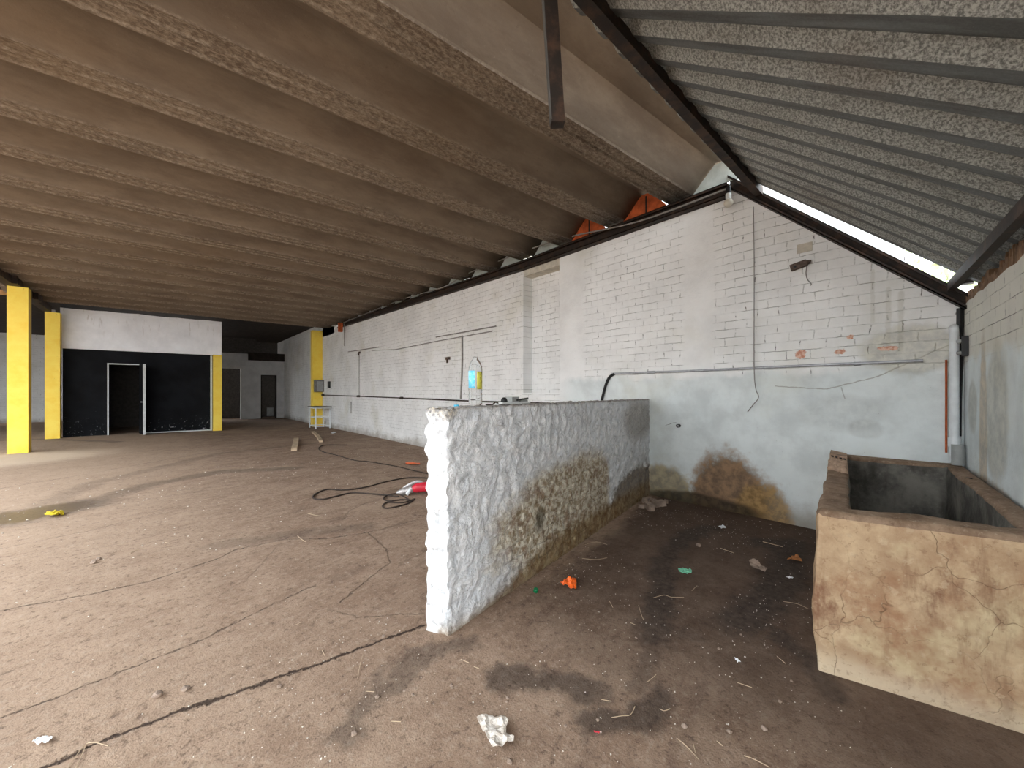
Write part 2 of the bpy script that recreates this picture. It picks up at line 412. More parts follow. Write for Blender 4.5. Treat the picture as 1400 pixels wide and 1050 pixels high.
M['straw'] = plain('dry_straw', lin(180, 160, 134), .8, var=.25)
M['rock'] = plain('dusty_rubble', lin(150, 132, 118), .9, var=.35, scale=10, bump=.4)
M['chip'] = plain('pale_chips', lin(206, 198, 186), .8, var=.25)
M['orange'] = plain('orange_film', lin(240, 106, 36), .4, var=.2, scale=30)
M['green'] = plain('green_plastic', lin(16, 110, 66), .4, var=.15)
M['teal'] = plain('mint_film', lin(120, 190, 160), .35, var=.35, scale=40)
M['whitep'] = plain('white_scrap', lin(226, 230, 232), .5, var=.08)
M['leafy'] = plain('yellow_leaf', lin(190, 168, 40), .6, var=.2)
M['leafb'] = plain('brown_leaf', lin(150, 100, 56), .7, var=.25)
M['red'] = plain('red_plastic', lin(200, 44, 60), .4, var=.2)
M['silver'] = plain('scuffed_alloy', lin(176, 172, 170), .4, .5, .25, 30)
M['rust'] = plain('rusted_plate', lin(92, 78, 70), .75, .2, .4, 30)
M['boxgrey'] = plain('grey_enamel', lin(112, 110, 106), .5, var=.15)
M['darktile'] = plain('dark_old_roof', lin(52, 45, 40), .95, var=.35, scale=5)  # dark old tile tone, deepened for the missing light
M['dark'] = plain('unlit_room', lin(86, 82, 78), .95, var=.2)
M['leaf'] = plain('green_foliage', lin(186, 200, 150), .6, var=.35, scale=3)
M['bark'] = plain('bark', lin(96, 78, 62), .9, var=.3)
M['blue'] = plain('blue_plastic', lin(70, 178, 214), .4, var=.1)
M['glassw'] = plain('opal_glass', lin(222, 218, 204), .3, var=.05, Transmission_Weight=.25)
M['plank'] = plain('aged_timber', lin(176, 136, 92), .85, var=.3, scale=6)
M['crest'] = plain('brown_mortar', lin(126, 100, 78), .95, var=.35)
M['oldbrick'] = plain('dusty_old_brick', lin(158, 134, 114), .9, var=.3, scale=14, bump=.4)
M['patch'] = plain('bare_mortar', lin(196, 190, 176), .9, var=.15)
def film():
    b = B('clear_crumpled_film'); b.pos()
    col = b.mix(b.sm(b.noise(38, 4, .7), .4, .65), lin(196, 184, 170), lin(240, 234, 226))
    return b.done(col, .3, b.bump(b.noise(50, 3), .4, .004), spec=.6, Transmission_Weight=.12)
M['film'] = film()
def pet():
    b = B('clear_bottle'); b.pos()
    return b.done((.97, .985, .99), .04, None, spec=.5, Transmission_Weight=1.0, IOR=1.2)
M['pet'] = pet()
def label_mat(name, c1, c2):
    b = B(name); b.pos()
    k = b.sm(b.noise(60, 2, .5, v=b.vec(b.x, b.y, b.z*.7)), .52, .58)
    return b.done(b.mix(k, c1, c2), .45, None)
M['lab_b'] = label_mat('blue_label', lin(110, 204, 238), lin(168, 226, 244))
M['lab_y'] = label_mat('yellow_label', lin(206, 202, 88), lin(150, 140, 50))

def floor_mat(zone):                        # same floor everywhere; each patch only carries the cracks and stains that reach it
    b = B('dirty_concrete_floor'); b.pos(); x, y = b.x, b.y
    def near(pts, m_): return [(p, q) for p, q in zip(pts, pts[1:]) if max(p[0], q[0])+m_ > zone[0] and min(p[0], q[0])-m_ < zone[1] and max(p[1], q[1])+m_ > zone[2] and min(p[1], q[1])-m_ < zone[3]]
    def lines(p, pts, m_):
        r = None
        for a_, c_ in near(pts, m_):
            d_ = b.seg(p, a_, c_); r = d_ if r is None else b.m('MINIMUM', r, d_)
        return r
    n1 = b.noise(.7, 6, .65); n2 = b.noise(4.5, 6, .7); n3 = b.noise(24, 5, .72); n4 = b.noise(110, 3, .7)
    streak = b.noise(2.2, 5, .65, v=b.vec((x*.5+y*.2), (y-x*.25)*2.4, 0.0))
    col = b.mix(b.sm(n2, .28, .72), lin(124, 100, 83), lin(156, 133, 114))
    col = b.mix(b.sm(n1, .42, .70)*.6, col, lin(172, 149, 128))
    col = b.mix(b.sm(streak, .52, .70)*.5, col, lin(100, 80, 69))
    dry = b.sm(x + (n1-.5)*2.0, 1.6, -1.2)  # paler floor to the left: daylight from the open side painted in
    col = b.mix(dry*.45, col, lin(184, 160, 137))
    col = b.mix(b.sm(n3, .53, .64)*.5, col, lin(172, 154, 136))
    col = b.mix(b.sm(n3, .46, .34)*.6, col, lin(80, 64, 55))
    col = b.mix(b.sm(n4, .56, .68)*.35, col, lin(186, 170, 152)); col = b.mix(b.sm(n4, .44, .34)*.4, col, lin(72, 58, 50))
    wob = b.vm('SUBTRACT', b.noise(5, 5, .65, color=True), (.5, .5, .5))
    pw = b.vm('MULTIPLY', b.vm('ADD', b.vec(x, y, 0.0), b.vm('MULTIPLY', wob, (.30, .30, 0))), (1, 1, 0))
    wob2 = b.vm('SUBTRACT', b.noise(12, 4, .6, color=True), (.5, .5, .5))
    pc = b.vm('MULTIPLY', b.vm('ADD', b.vec(x, y, 0.0), b.vm('ADD', b.vm('MULTIPLY', wob2, (.06, .06, 0)), b.vm('MULTIPLY', b.vm('SUBTRACT', b.noise(45, 4, .7, color=True), (.5, .5, .5)), (.045, .045, 0)))), (1, 1, 0))
    P = lambda *q: [tuple(fl(*a)[:2]) for a in q]
    # damp earth inside the stall, its shade by the wall painted in too
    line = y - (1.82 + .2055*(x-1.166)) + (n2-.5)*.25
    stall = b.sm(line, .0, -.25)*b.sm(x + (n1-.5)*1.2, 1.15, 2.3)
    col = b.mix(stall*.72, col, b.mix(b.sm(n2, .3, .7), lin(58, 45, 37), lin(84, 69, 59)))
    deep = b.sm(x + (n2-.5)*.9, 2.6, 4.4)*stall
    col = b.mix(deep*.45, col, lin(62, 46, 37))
    wet = 0.0
    for pts, w, s_ in (
        (P((690, 925), (755, 930), (800, 945)), .12, .8), (P((805, 985), (870, 985), (905, 955)), .12, .85),
        (P((640, 880), (560, 905), (500, 960), (475, 1000)), .11, .6),
        (P((895, 870), (905, 830), (905, 770), (930, 738), (970, 722)), .15, .8),
        (P((1010, 850), (1070, 800), (1085, 745), (1040, 742)), .22, .85), (P((1045, 850), (1100, 900), (1135, 945)), .10, .65),
        (P((950, 870), (900, 870), (860, 940)), .08, .4),
        (P((-60, 716), (20, 708), (100, 692)), .55, .8), (P((110, 690), (200, 664), (300, 645), (400, 640)), .26, .5),
        (P((300, 745), (400, 730), (500, 720)), .18, .35), (P((0, 602), (60, 600), (160, 604)), .25, .45),
        (P((60, 690), (130, 660), (300, 620), (430, 606)), .22, .3)):
        d = lines(pw, pts, w+.25)
        if d is None: continue
        k = b.sm(d, w, w*.25)*s_
        wet = k if not isinstance(wet, S) else b.m('MAXIMUM', wet, k)
    if isinstance(wet, S): col = b.mix(wet*.85, col, b.mix(b.sm(n3, .35, .7), lin(46, 38, 34), lin(74, 66, 60)))
    crack = 0.0
    for pts, w, s_ in (
        (P((60, 1050), (130, 1018), (240, 975), (340, 940), (450, 903), (520, 876), (582, 855)), .018, 1.0),
        (P((-30, 993), (92, 947), (207, 902), (282, 872), (350, 837), (430, 800)), .012, .8),
        (P((0, 835), (110, 815), (207, 794), (300, 763), (321, 752), (351, 745), (392, 737), (450, 736), (503, 728), (576, 709)), .016, .8),
        (P((503, 728), (514, 737), (529, 752), (533, 769), (514, 784), (485, 807), (465, 825)), .012, .7),
        (P((450, 834), (470, 838), (490, 844), (525, 841), (580, 838)), .010, .5),
        (P((470, 710), (478, 698), (500, 688)), .02, .5), (P((0, 750), (120, 726), (260, 690)), .02, .4),
        (P((385, 742), (340, 790), (300, 815)), .009, .35),
        (P((0, 668), (120, 648), (230, 628), (320, 612)), .03, .5), (P((0, 645), (150, 622), (300, 606)), .03, .4)):
        d = lines(pc, pts, w+.10)
        if d is None: continue
        k = b.sm(d, w*.8, w*.2)*s_*(1.0 if s_ > .9 else b.sm(n3, .38, .56))
        crack = k if not isinstance(crack, S) else b.m('MAXIMUM', crack, k)
    hair = b.sm(b.voro(.9, v=pw, feature='DISTANCE_TO_EDGE'), .006, .001)*b.sm(b.noise(.8, 2), .52, .62)
    col = b.mix(hair*.4, col, lin(80, 62, 52))
    if isinstance(crack, S): col = b.mix(crack*.9, col, lin(48, 36, 30))
    sun_pool = b.sm(b.ell(x, y, -2.6, 12.6, 2.2, 1.6) + (n2-.5)*.6, 1.0, .4)  # pale ellipse paints the pool of daylight near the front pillar
    col = b.mix(sun_pool*.6, col, lin(216, 196, 172))
    pud = lines(pw, P((-80, 716), (20, 708), (75, 696)), .6); pud = 0.0 if pud is None else b.sm(pud, .40, .25)
    r = b.m('SUBTRACT', .93, pud*.5 + wet*.12)
    h = n3*.55 + n4*.25 + n2*.7 - crack*1.6
    return b.done(col, r, b.bump(h*(1-pud*.8) if isinstance(pud, S) else h, .65, .016), spec=b.m('ADD', .22, pud*.3))

# ------------------------------------------------------------------ the setting
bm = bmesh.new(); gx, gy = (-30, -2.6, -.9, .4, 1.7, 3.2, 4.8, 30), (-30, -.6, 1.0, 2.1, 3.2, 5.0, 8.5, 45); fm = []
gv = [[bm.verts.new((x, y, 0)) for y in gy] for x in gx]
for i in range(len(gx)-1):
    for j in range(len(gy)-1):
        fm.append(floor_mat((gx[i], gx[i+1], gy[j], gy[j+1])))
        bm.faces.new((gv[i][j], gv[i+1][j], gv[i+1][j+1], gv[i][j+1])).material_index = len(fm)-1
ex = bmesh.ops.extrude_edge_only(bm, edges=[e for e in bm.edges if e.is_boundary])
for v in ex['geom']:
    if isinstance(v, bmesh.types.BMVert): v.co.z = -.2
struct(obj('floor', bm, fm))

def beam_z(s):                                              # underside of the beam on the long wall
    if s < 5: return 3.56 - .03*(s-1.56)/3.44
    return 3.53 + (3.70-3.53)*(s-5)/9.4
def raf(s): return 2.044 + (s+.115)*.953                     # underside of the sloping rafter on the long wall
bm = bmesh.new()
T = .22
prism(bm, [(-.6, 0), (4.12, 0), (4.12, beam_z(4.12)+.20), (1.56, beam_z(1.56)+.17), (1.45, raf(1.45)+.30), (.19, raf(.19)+.27), (.15, raf(.15)+.08), (-.145, raf(-.145)+.08), (-.6, raf(-.145)+.08)], WX, WX+T)
prism(bm, [(4.12, 0), (4.97, 0), (4.97, 1.35), (4.12, 1.35)], WX, WX+T)
prism(bm, [(4.97, 0), (16.7, 0), (16.7, 4.0), (14.0, 3.93), (4.97, beam_z(4.97)+.20)], WX, WX+T)
prism(bm, [(16.7, 0), (26, 0), (26, 4.25), (16.7, 4.25)], WX+.02, WX+T)
prism(bm, [(15.3, 3.6), (16.72, 3.6), (16.72, 4.16), (15.3, 4.16)], WX, WX+T)
lw = struct(obj('wall_back', bm, M['longwall']))
bm = bmesh.new(); prism(bm, [(4.10, 1.33), (5.0, 1.33), (5.0, 3.6), (4.10, 3.6)], WX+T-.005, WX+T+.06); obj('panel', bm, M['recess'], lw)
bm = bmesh.new(); prism(bm, [(4.10, 3.43), (5.0, 3.43), (5.0, 3.80), (4.10, 3.80)], WX+.012, WX+T); obj('lintel', bm, M['patch'], lw)
bm = bmesh.new(); box(bm, (WX-.006, .83, 2.76), (WX+.01, .955, 2.85)); obj('mortar_patch', bm, M['patch'], lw)

# unseen wall added on the left to hold back low sky light
bm = bmesh.new(); box(bm, (-9.6, -14, 0), (-9.4, 27.2, 4.4)); struct(obj('sky_block_left', bm, M['whiteback']))
# right wall, slightly out of square: local x runs from the corner towards the camera
RA = math.atan2(-.107, -1)                                   # direction of the wall seen from the corner
rd = Vector((math.cos(RA), math.sin(RA), 0))
bm = bmesh.new()
box(bm, (-.25, 0, 0), (4.4, .2, 2.05)); dense(bm, .12)
for v in bm.verts:
    if v.co.z > 2.0: v.co.z += .03*mn.noise(v.co*9) + .012
o = obj('wall_right', bm, M['rightwall']); o.location = (WX, -.145, 0); o.rotation_euler.z = RA; struct(o)

bm = bmesh.new(); x = -.02; prevz = None; fr = random.Random(4)
while x < 4.3:
    w_ = fr.uniform(.012, .03); h = .03 + .10*abs(mn.noise(Vector((x*2.1, 1, 1)))) + fr.uniform(0, .07)
    box(bm, (x, .005, 2.05), (x+w_, .16, 2.05+h)); x += w_*fr.uniform(1.0, 1.5)
o['_local'] = 1; obj('mortar_crest', bm, M['crest'], o)

# --- office box at the end of the hall (front slightly skew, like the roof sheets)
SK = -.10
def off(n): return 17.54 + SK*n                             # y of the office front at x = n
def skew(bm, y0=0):
    for v in bm.verts: v.co.y += SK*v.co.x
bm = bmesh.new()
box(bm, (-2.32, 17.52, 2.70), (1.55, 17.80, 3.92)); dense(bm, .3); skew(bm)
for v in bm.verts:
    if v.co.z > 3.9: v.co.z += .03*mn.noise(v.co*2.3)
struct(obj('wall_office_upper', bm, M['white']))
D0, D1, DH = -1.30, -.60, 2.26
bm = bmesh.new()
box(bm, (-2.28, 17.60, 0), (D0, 17.75, 2.70)); box(bm, (D0, 17.60, DH), (D1, 17.75, 2.70)); box(bm, (D1, 17.60, 0), (1.30, 17.75, 2.70)); skew(bm)
struct(obj('wall_office_front', bm, M['black']))
bm = bmesh.new()
box(bm, (-2.30, 17.75, 0), (-2.12, 27, 3.9)); box(bm, (1.38, 17.75, 0), (1.55, 23.4, 3.9)); skew(bm)
struct(obj('wall_office_sides', bm, M['whiteback']))
bm = bmesh.new(); box(bm, (-2.12, 21.4, 0), (1.38, 21.5, 2.7)); box(bm, (-2.12, 17.76, 2.7), (1.38, 21.5, 2.78)); skew(bm)
struct(obj('wall_office_inner', bm, M['dark']))
# door frame and the open leaf
bm = bmesh.new(); e = .035
box(bm, (D0-e, 17.57, 0), (D0, 17.62, DH+e)); box(bm, (D0, 17.57, DH), (D1, 17.62, DH+e)); skew(bm)
dr = struct(obj('door_1', bm, M['palep']))
hx, hy = D1, off(D1)+.03
bm = bmesh.new(); bar(bm, (hx+.02, hy, DH/2+.01), (hx+.14, hy-.78, DH/2+.01), .05, DH-.02); obj('door_leaf', bm, M['black'], dr)
bm = bmesh.new(); bar(bm, (hx+.14, hy-.78, DH/2+.01), (hx+.143, hy-.805, DH/2+.01), .062, DH-.02); obj('leaf_edge', bm, M['palep'], dr)
bm = bmesh.new(); tube(bm, [(hx+.16, hy-.70, 1.06), (hx+.06, hy-.70, 1.06), (hx+.06, hy-.62, 1.06)], .014); obj('handle', bm, M['palep'], dr)
# pale metal strip around the wide black panel right of the door
bm = bmesh.new()
box(bm, (1.235, 17.56, 0), (1.285, 17.62, 2.68)); box(bm, (D1+.15, 17.575, 0.0), (1.235, 17.61, .035)); skew(bm)
struct(obj('trim_1', bm, M['palep']))
# --- room behind the passage
def bk(n): return 23.55 - .1*(n-WX)
bm = bmesh.new()
def wallx(x0, x1, z0, z1, th=.2, dy=0):
    v = box(bm, (x0, 0, z0), (x1, th, z1))
    for q in v: q.co.y += bk(q.co.x) + dy
wallx(1.5, 1.75, 0, 3.35); wallx(1.75, 2.9, 2.58, 3.35); wallx(2.9, 3.75, 0, 3.35); wallx(3.75, 4.45, 2.28, 3.35); wallx(4.45, 4.85, 0, 3.35)
wallx(1.5, 4.85, 2.70, 2.76, .05, -.03)
struct(obj('wall_passage', bm, M['whiteback']))
bm = bmesh.new(); wallx(1.5, 4.85, 0, 4.6, .1, 1.6); wallx(1.5, 3.6, 3.35, 4.6, .1, .3); struct(obj('wall_rear', bm, M['dark']))
bm = bmesh.new(); wallx(3.2, 4.85, 3.02, 3.42, .5, -.12); struct(obj('beam_mezzanine', bm, M['darktile']))
bm = bmesh.new(); wallx(3.75, 3.79, 0, 2.28, .24, -.02); wallx(4.41, 4.45, 0, 2.28, .24, -.02); wallx(3.79, 4.41, 2.24, 2.28, .24, -.02)
d2 = struct(obj('door_2', bm, M['darktile']))
bm = bmesh.new(); wallx(4.10, 4.40, .1, .55, .03, .5); obj('lower_panel', bm, M['greyp'], d2)
# far wall at the end of the side passage
bm = bmesh.new(); box(bm, (-13, 27.2, 0), (-2.0, 27.4, 4.1)); skew(bm); struct(obj('wall_far', bm, M['hallwall']))

# --- big fibre-cement roof sheets: wide channels with slanting sides
PER, RSK = .909, -.09
def roof_z(s, n):
    t = min(max((s-5)/11.8, 0), 1); return 3.725 + (3.88-3.725)*t + .012*(WX-n)*(1-t)
PROF = [(-.312, .004), (-.30, -.014), (-.284, -.012), (-.272, .004), (-.172, .004), (-.160, -.014), (-.146, -.014), (-.134, .004), (-.034, .004), (-.022, -.014), (-.004, -.014), (.012, .004), (.03, .02), (.24, .235), (.262, .25), (.345, .25), (.367, .235), (.575, .018)]
bm = bmesh.new(); NS = 12; X0, X1 = WX-.02, -2.95
xs = [X0 + (X1-X0)*i/NS for i in range(NS+1)]
line = [(-.42, .25), (-.545+.0, .25)][:0]
pts = [(-1.06, .215), (-.9, .232), (-.62, .248), (-.56, .25), (-.542, .235), (-.32, .008)]
for k in range(16):
    for ds, dz in PROF:
        if k == 15 and ds > .35: break
        pts.append((ds + k*PER, dz))
grid = []
for ds, dz in pts:
    row = []
    for x in xs:
        s = 2.40 + ds + RSK*(x-3.17)
        sag = .012*mn.noise(Vector((x*.6, s*.8, 0)))
        row.append(bm.verts.new((x, s, roof_z(s, x) + dz + sag)))
    grid.append(row)
for a, c in zip(grid, grid[1:]):
    for i in range(NS): bm.faces.new((a[i], a[i+1], c[i+1], c[i]))
ce = struct(obj('ceiling', bm, M['cement'], smooth=28))
sol = ce.modifiers.new('t', 'SOLIDIFY'); sol.thickness = .018; sol.offset = 1
# unseen roof added above and behind the viewer to cut the sky light
bm = bmesh.new(); r0 = [bm.verts.new((x, y, 4.0)) for x, y in ((-3.5, -4.5), (1.25, -4.5), (1.25, 1.6), (-3.5, 2.0))]; bm.faces.new(r0)
o = struct(obj('sky_block_front', bm, M['cement'])); o.modifiers.new('t', 'SOLIDIFY').thickness = .03
# dark roof over office and passage
bm = bmesh.new(); box(bm, (-2.6, 15.9, 4.17), (5.0, 27.6, 4.27)); skew(bm); struct(obj('ceiling_rear', bm, M['darktile']))
bm = bmesh.new(); prism(bm, [(-2.85, 4.02), (-2.85, 4.08), (-6, 4.12), (-6, 4.06)], 9.5, 15.95, 'y'); struct(obj('ceiling_left', bm, M['cement']))
# lower roof left of the pillar line
bm = bmesh.new(); prism(bm, [(-2.30, 3.99), (-2.30, 4.06), (-9.5, 4.12), (-9.5, 4.04)], 15.95, 27.8, 'y'); struct(obj('ceiling_side', bm, M['darktile']))
bm = bmesh.new(); prism(bm, [(-2.64, 3.83), (-2.64, 3.95), (-7.5, 4.0), (-7.5, 3.88)], 15.88, 15.94, 'y')
tag(obj('fascia_board', bm, M['plank'], loc=(-2.64, 15.9, 3.83)), 'pale timber board under the low side roof, behind the front yellow pillar', 'board')

# --- corrugated metal lean-to
RZ, RS = 3.515, 1.26                                          # ridge
def wall_s(n): return -.145 - .107*(WX-n)
def lean(n, t):                                              # t = 0 at the upper end, 1 at the eave
    e = wall_s(n) + .08; s0 = RS + .22; s1 = wall_s(n) - .30
    s = s0 + (s1-s0)*t; k = (RS - s)/(RS - e)
    return Vector((n, s, RZ + .01 + (2.27-RZ)*k))
bm = bmesh.new(); pit = .236; n0, n1_ = 4.60, .75
prof = [(0, .048), (.060, .048), (.085, 0), (.156, 0)]
cols = []; k = 0
while True:
    stop = False
    for dx, dz in prof:
        n = n0 - k*pit - dx
        if n < n1_: stop = True; break
        col = []
        for j in range(9):
            p = lean(n, j/8); p.z += dz + .004*mn.noise(Vector((n*1.3, j*.7, 2))); col.append(bm.verts.new(p))
        cols.append(col)
    if stop: break
    k += 1
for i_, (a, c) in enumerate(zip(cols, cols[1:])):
    for j in range(8): bm.faces.new((a[j], a[j+1], c[j+1], c[j])).material_index = 0 if i_ % 4 == 3 else 1  # flank facing the open end gets the lit tone, other faces the shaded one
o = struct(obj('ceiling_right', bm, [M['galv'], M['galv_shade']])); o.modifiers.new('t', 'SOLIDIFY').thickness = .003

# ------------------------------------------------------------------ steelwork
def cbeam(bm, pts, x_front, h):                              # channel: web, two flanges, lip facing the hall
    for p, q in zip(pts, pts[1:]):
        for (a, c, z0, z1) in ((x_front+.075, WX-.002, 0, h), (x_front, WX-.002, 0, .012), (x_front, WX-.002, h-.012, h), (x_front, x_front+.008, 0, .03), (x_front, x_front+.008, h-.03, h)):
            v = box(bm, (a, p[0], z0), (c, q[0], z1))
            for w in v: w.co.z += p[1] if abs(w.co.y-p[0]) < 1e-6 else q[1]
bm = bmesh.new(); cbeam(bm, [(1.58, beam_z(1.58)), (5, beam_z(5)), (14.6, beam_z(14.6))], WX-.11, .145)
tag(obj('steel_beam', bm, M['steel'], loc=(WX-.1, 8, 3.6)), 'long dark steel channel beam along the top of the white brick wall', 'beam', kind='thing')
bm = bmesh.new(); cbeam(bm, [(-.20, raf(-.20)), (1.57, raf(1.57))], WX-.11, .13)
tag(obj('rafter', bm, M['steel'], loc=(WX-.1, .7, 2.8)), 'sloping dark steel rafter on the short wall end below the metal roof', 'rafter')
bm = bmesh.new(); bar(bm, (n1_-.1, RS, RZ-.045), (WX-.115, RS, RZ-.045), .07, .085)
tag(obj('ridge_beam', bm, M['steel'], loc=(2.6, RS, RZ-.045)), 'dark steel ridge beam where the grey metal roof meets the brown sheets', 'beam', kind='thing')
bm = bmesh.new()
a, c = Vector((WX-.115, wall_s(WX-.115)+.08, 2.20)), Vector((1.2, wall_s(1.2)+.08, 2.165)); bar(bm, a, c, .045, .07)
tag(obj('purlin', bm, M['steel'], loc=a), 'thin steel purlin under the lower edge of the corrugated metal roof', 'purlin')
bm = bmesh.new(); box(bm, (WX-.16, -.19, 2.2), (WX-.08, -.12, 2.30))
tag(obj('purlin_cleat', bm, M['steel'], loc=(WX-.12, -.155, 2.2)), 'small dark steel cleat in the wall corner gap beneath the metal roof', 'bracket')
bm = bmesh.new(); bar(bm, (-2.52, 2.5, 3.80), (-2.52, 17.4, 3.80), .16, .17)
for y in (13.4, 15.3): box(bm, (-2.44, y, 3.716), (-2.36, y+.5, 3.88))
tag(obj('eaves_beam', bm, M['steel'], loc=(-2.52, 10, 3.76)), 'dark beam carried by the free-standing yellow pillars on the open side', 'beam', kind='thing')
# hanging post
pt_ = thing('hanging_post', 'square steel post hanging from the roof with a free lower end', 'post', (1.43, RS+.01, 3.5))
bm = bmesh.new(); q0 = Vector((1.395, RS+.02, 3.426)); q1 = Vector((1.445, RS+.0, 2.675)); bar(bm, q0, q1, .066, .055, up=(.66, .75, 0))
obj('box_section', bm, M['steel'], pt_)
bm = bmesh.new(); d_ = Vector((-.66, -.75, 0)); s_ = Vector((-.75, .66, 0))
bar(bm, q0+s_*.034, q1+s_*.034+Vector((0, 0, .01)), .004, .056, up=(.66, .75, 0)); obj('lit_face', bm, M['steelpale'], pt_, label='side towards the light, given a paler grey')  # thin plate puts the lit side of the post into colour

# ------------------------------------------------------------------ yellow pillars
def pillar(x, y, w, d, h, label, name='yellow_pillar'):
    t = thing(name, label, 'pillar', (x, y, 0), 'yellow painted pillars'); t['kind'] = 'thing'
    bm = bmesh.new(); box(bm, (x-w/2, y-d/2, 0), (x+w/2, y+d/2, h)); bevel(bm, .012, 2)
    obj('shaft', bm, M['yellow'], t, smooth=30)
    return t
p1 = pillar(-2.41, 13.86, .30, .28, 3.71, 'free-standing yellow pillar out in the hall, well in front of the office')
p2 = pillar(-2.42, 17.52, .29, .26, 3.71, 'tall yellow pillar touching the left end of the black office wall')
p3 = pillar(1.418, 17.30, .245, .22, 2.70, 'short yellow pillar under the white band at the right end of the office')
p4 = pillar(4.585, 16.86, .37, .28, 3.85, 'yellow pillar built against the long brick wall, behind the small white stand')
bm = bmesh.new(); box(bm, (-2.44, 17.42, 3.71), (-2.38, 17.52, 3.79)); obj('top_plate', bm, M['whitep'], p2)

# ------------------------------------------------------------------ closures in the sheet ends over the beam
def closure(k):
    c = 2.40 + k*PER + RSK*(WX-.07-3.17); z = roof_z(c, WX)
    return c, z
for k in range(-1, 15):
    c, z = closure(k); zb = beam_z(c+.3)+.15
    bm = bmesh.new()
    if k == -1:
        prism(bm, [(c+.10, zb+.0), (c+.60, zb), (c+.56, z+.03), (c+.36, z+.235), (c+.28, z+.235), (c+.18, z+.12)], WX-.09, WX-.075)
        tag(obj('end_closure', bm, M['capgrey'], loc=(WX-.09, c+.3, zb)), 'large pale grey infill plate at the roof peak beside the hanging bulb', 'infill plate')
    elif k in (0, 1):
        bm2 = bm; prism(bm, [(c+.02, zb), (c+.635, zb), (c+.60, z+.03), (c+.36, z+.235), (c+.245, z+.23), (c+.06, z+.035)], WX-.085, WX-.03)
        t = obj('clay_infill', bm, M['clay'], loc=(WX-.085, c+.3, zb))
        tag(t, ('orange clay infill above the beam, the one nearest the bulb', 'orange clay infill above the beam, next to the pale grey plates')[k], 'infill brick', 'clay infills under the roof sheets')
        bm = bmesh.new(); box(bm, (WX-.092, c+.285, zb), (WX-.08, c+.305, z+.2)); obj('joint', bm, M['steel'], t)
    else:
        prism(bm, [(c-.04, zb+.003), (c+.64, zb+.012), (c+.63, z+.1), (c+.45, z+.255), (c+.15, z+.255), (c-.03, z+.1)], WX-.016, WX-.004)
        tag(obj('end_closure', bm, M['capgrey'], loc=(WX-.012, c+.3, zb)), 'small pale grey plate closing the end of a roof channel above the wall beam', 'infill plate', 'grey plates along the wall beam')

# ------------------------------------------------------------------ low partition wall
PA = Vector((1.166, 1.82, 0)); pdv = Vector((4.77-1.166, .7406, 0)); PL = pdv.length; pdn = pdv.normalized(); pang = math.atan2(pdn.y, pdn.x)
pnn = Vector((-pdn.y, pdn.x, 0)); PT, PH = .135, 1.262
bm = bmesh.new(); v = box(bm, (0, 0, 0), (PL-.002, PT, PH))
for q in v:
    if q.co.x < .1 and q.co.y > .1: q.co.x -= .03
dense(bm, .016)
def pk(c): return 1.0 if c.z > .02 else .5
rough(bm, .008, 10, 1, 3, pk); rough(bm, .006, 30, 2, 2, pk)
bm.normal_update(); mv_ = []
for q in bm.verts:                                           # trowel ridges thrown on by hand
    c_ = q.co; w_ = mn.noise_vector(c_*6)*.12; r_ = 1-abs(mn.noise((c_+w_)*Vector((13, 13, 9))))*2.2; mv_.append((q, q.normal*.013*max(-.3, r_-.35)*pk(c_)))
for q, d_ in mv_: q.co += d_
for q in bm.verts:
    z = q.co.z
    q.co.y += .006*math.sin(z*62 + .8*math.sin(q.co.x*3))*(1 if q.co.y > .06 else .25)
    if q.co.x < .05: q.co.x += .008*math.sin(z*60) + .010*mn.noise(Vector((z*7, q.co.y*9, 4)))
    if z > 1.2 and q.co.x < .12: q.co.z -= .012*max(0, mn.noise(q.co*24)+.2)
o = obj('partition_wall', bm, M['plaster'], smooth=60); o.location = PA; o.rotation_euler.z = pang
tag(o, 'waist-high rough white plastered wall with brown damp stains, standing out from the long wall', 'low wall', kind='thing')
def ptop(x, across=.5):                                      # point on top of the low wall seen at photo column x
    a = (x - CX)/F; r = Vector((a*ca+sa, -a*sa+ca, 0)); b0 = PA + pnn*PT*across
    den = r.x*pdn.y - r.y*pdn.x; d = (b0.x*pdn.y - b0.y*pdn.x)/den
    return Vector((r.x*d, r.y*d, PH+.004)), d

# ------------------------------------------------------------------ masonry trough in the corner
tr = thing('water_trough', 'stained masonry trough with thick brown rim in the corner', 'trough', (3.5, .1, 0))
OUT = [(2.36, .39), (4.765, .685), (4.765, -.13), (2.56, -.36)]; INN = [(2.50, .285), (4.56, .545), (4.60, -.05), (2.715, -.245)]
TH, TF = .775, .22
def ringv(bm, P, z): return [bm.verts.new((x, y, z)) for x, y in P]
bm = bmesh.new()
o0, o1, i1, i0 = ringv(bm, OUT, 0), ringv(bm, OUT, TH), ringv(bm, INN, TH), ringv(bm, INN, TF)
for i in range(4):
    j = (i+1) % 4
    bm.faces.new((o0[i], o0[j], o1[j], o1[i])).material_index = 0
    bm.faces.new((o1[i], o1[j], i1[j], i1[i])).material_index = 1
    bm.faces.new((i1[i], i1[j], i0[j], i0[i])).material_index = 2
bm.faces.new(i0).material_index = 2; bm.faces.new(o0[::-1]).material_index = 0
es = [e for e in bm.edges if all(abs(v.co.z-TH) < 1e-4 for v in e.verts) and len(e.link_faces) == 2 and {f.material_index for f in e.link_faces} != {1}]
bmesh.ops.bevel(bm, geom=es, offset=.024, segments=3, profile=.6, affect='EDGES', material=1)
for inner in (True, False):
    ve = [e for e in bm.edges if abs(e.verts[0].co.z-e.verts[1].co.z) > .4 and ({f.material_index for f in e.link_faces} == {2}) == inner]
    bmesh.ops.bevel(bm, geom=ve, offset=.018, segments=3, profile=.6, affect='EDGES', material=2 if inner else 0)
dense(bm, .045)
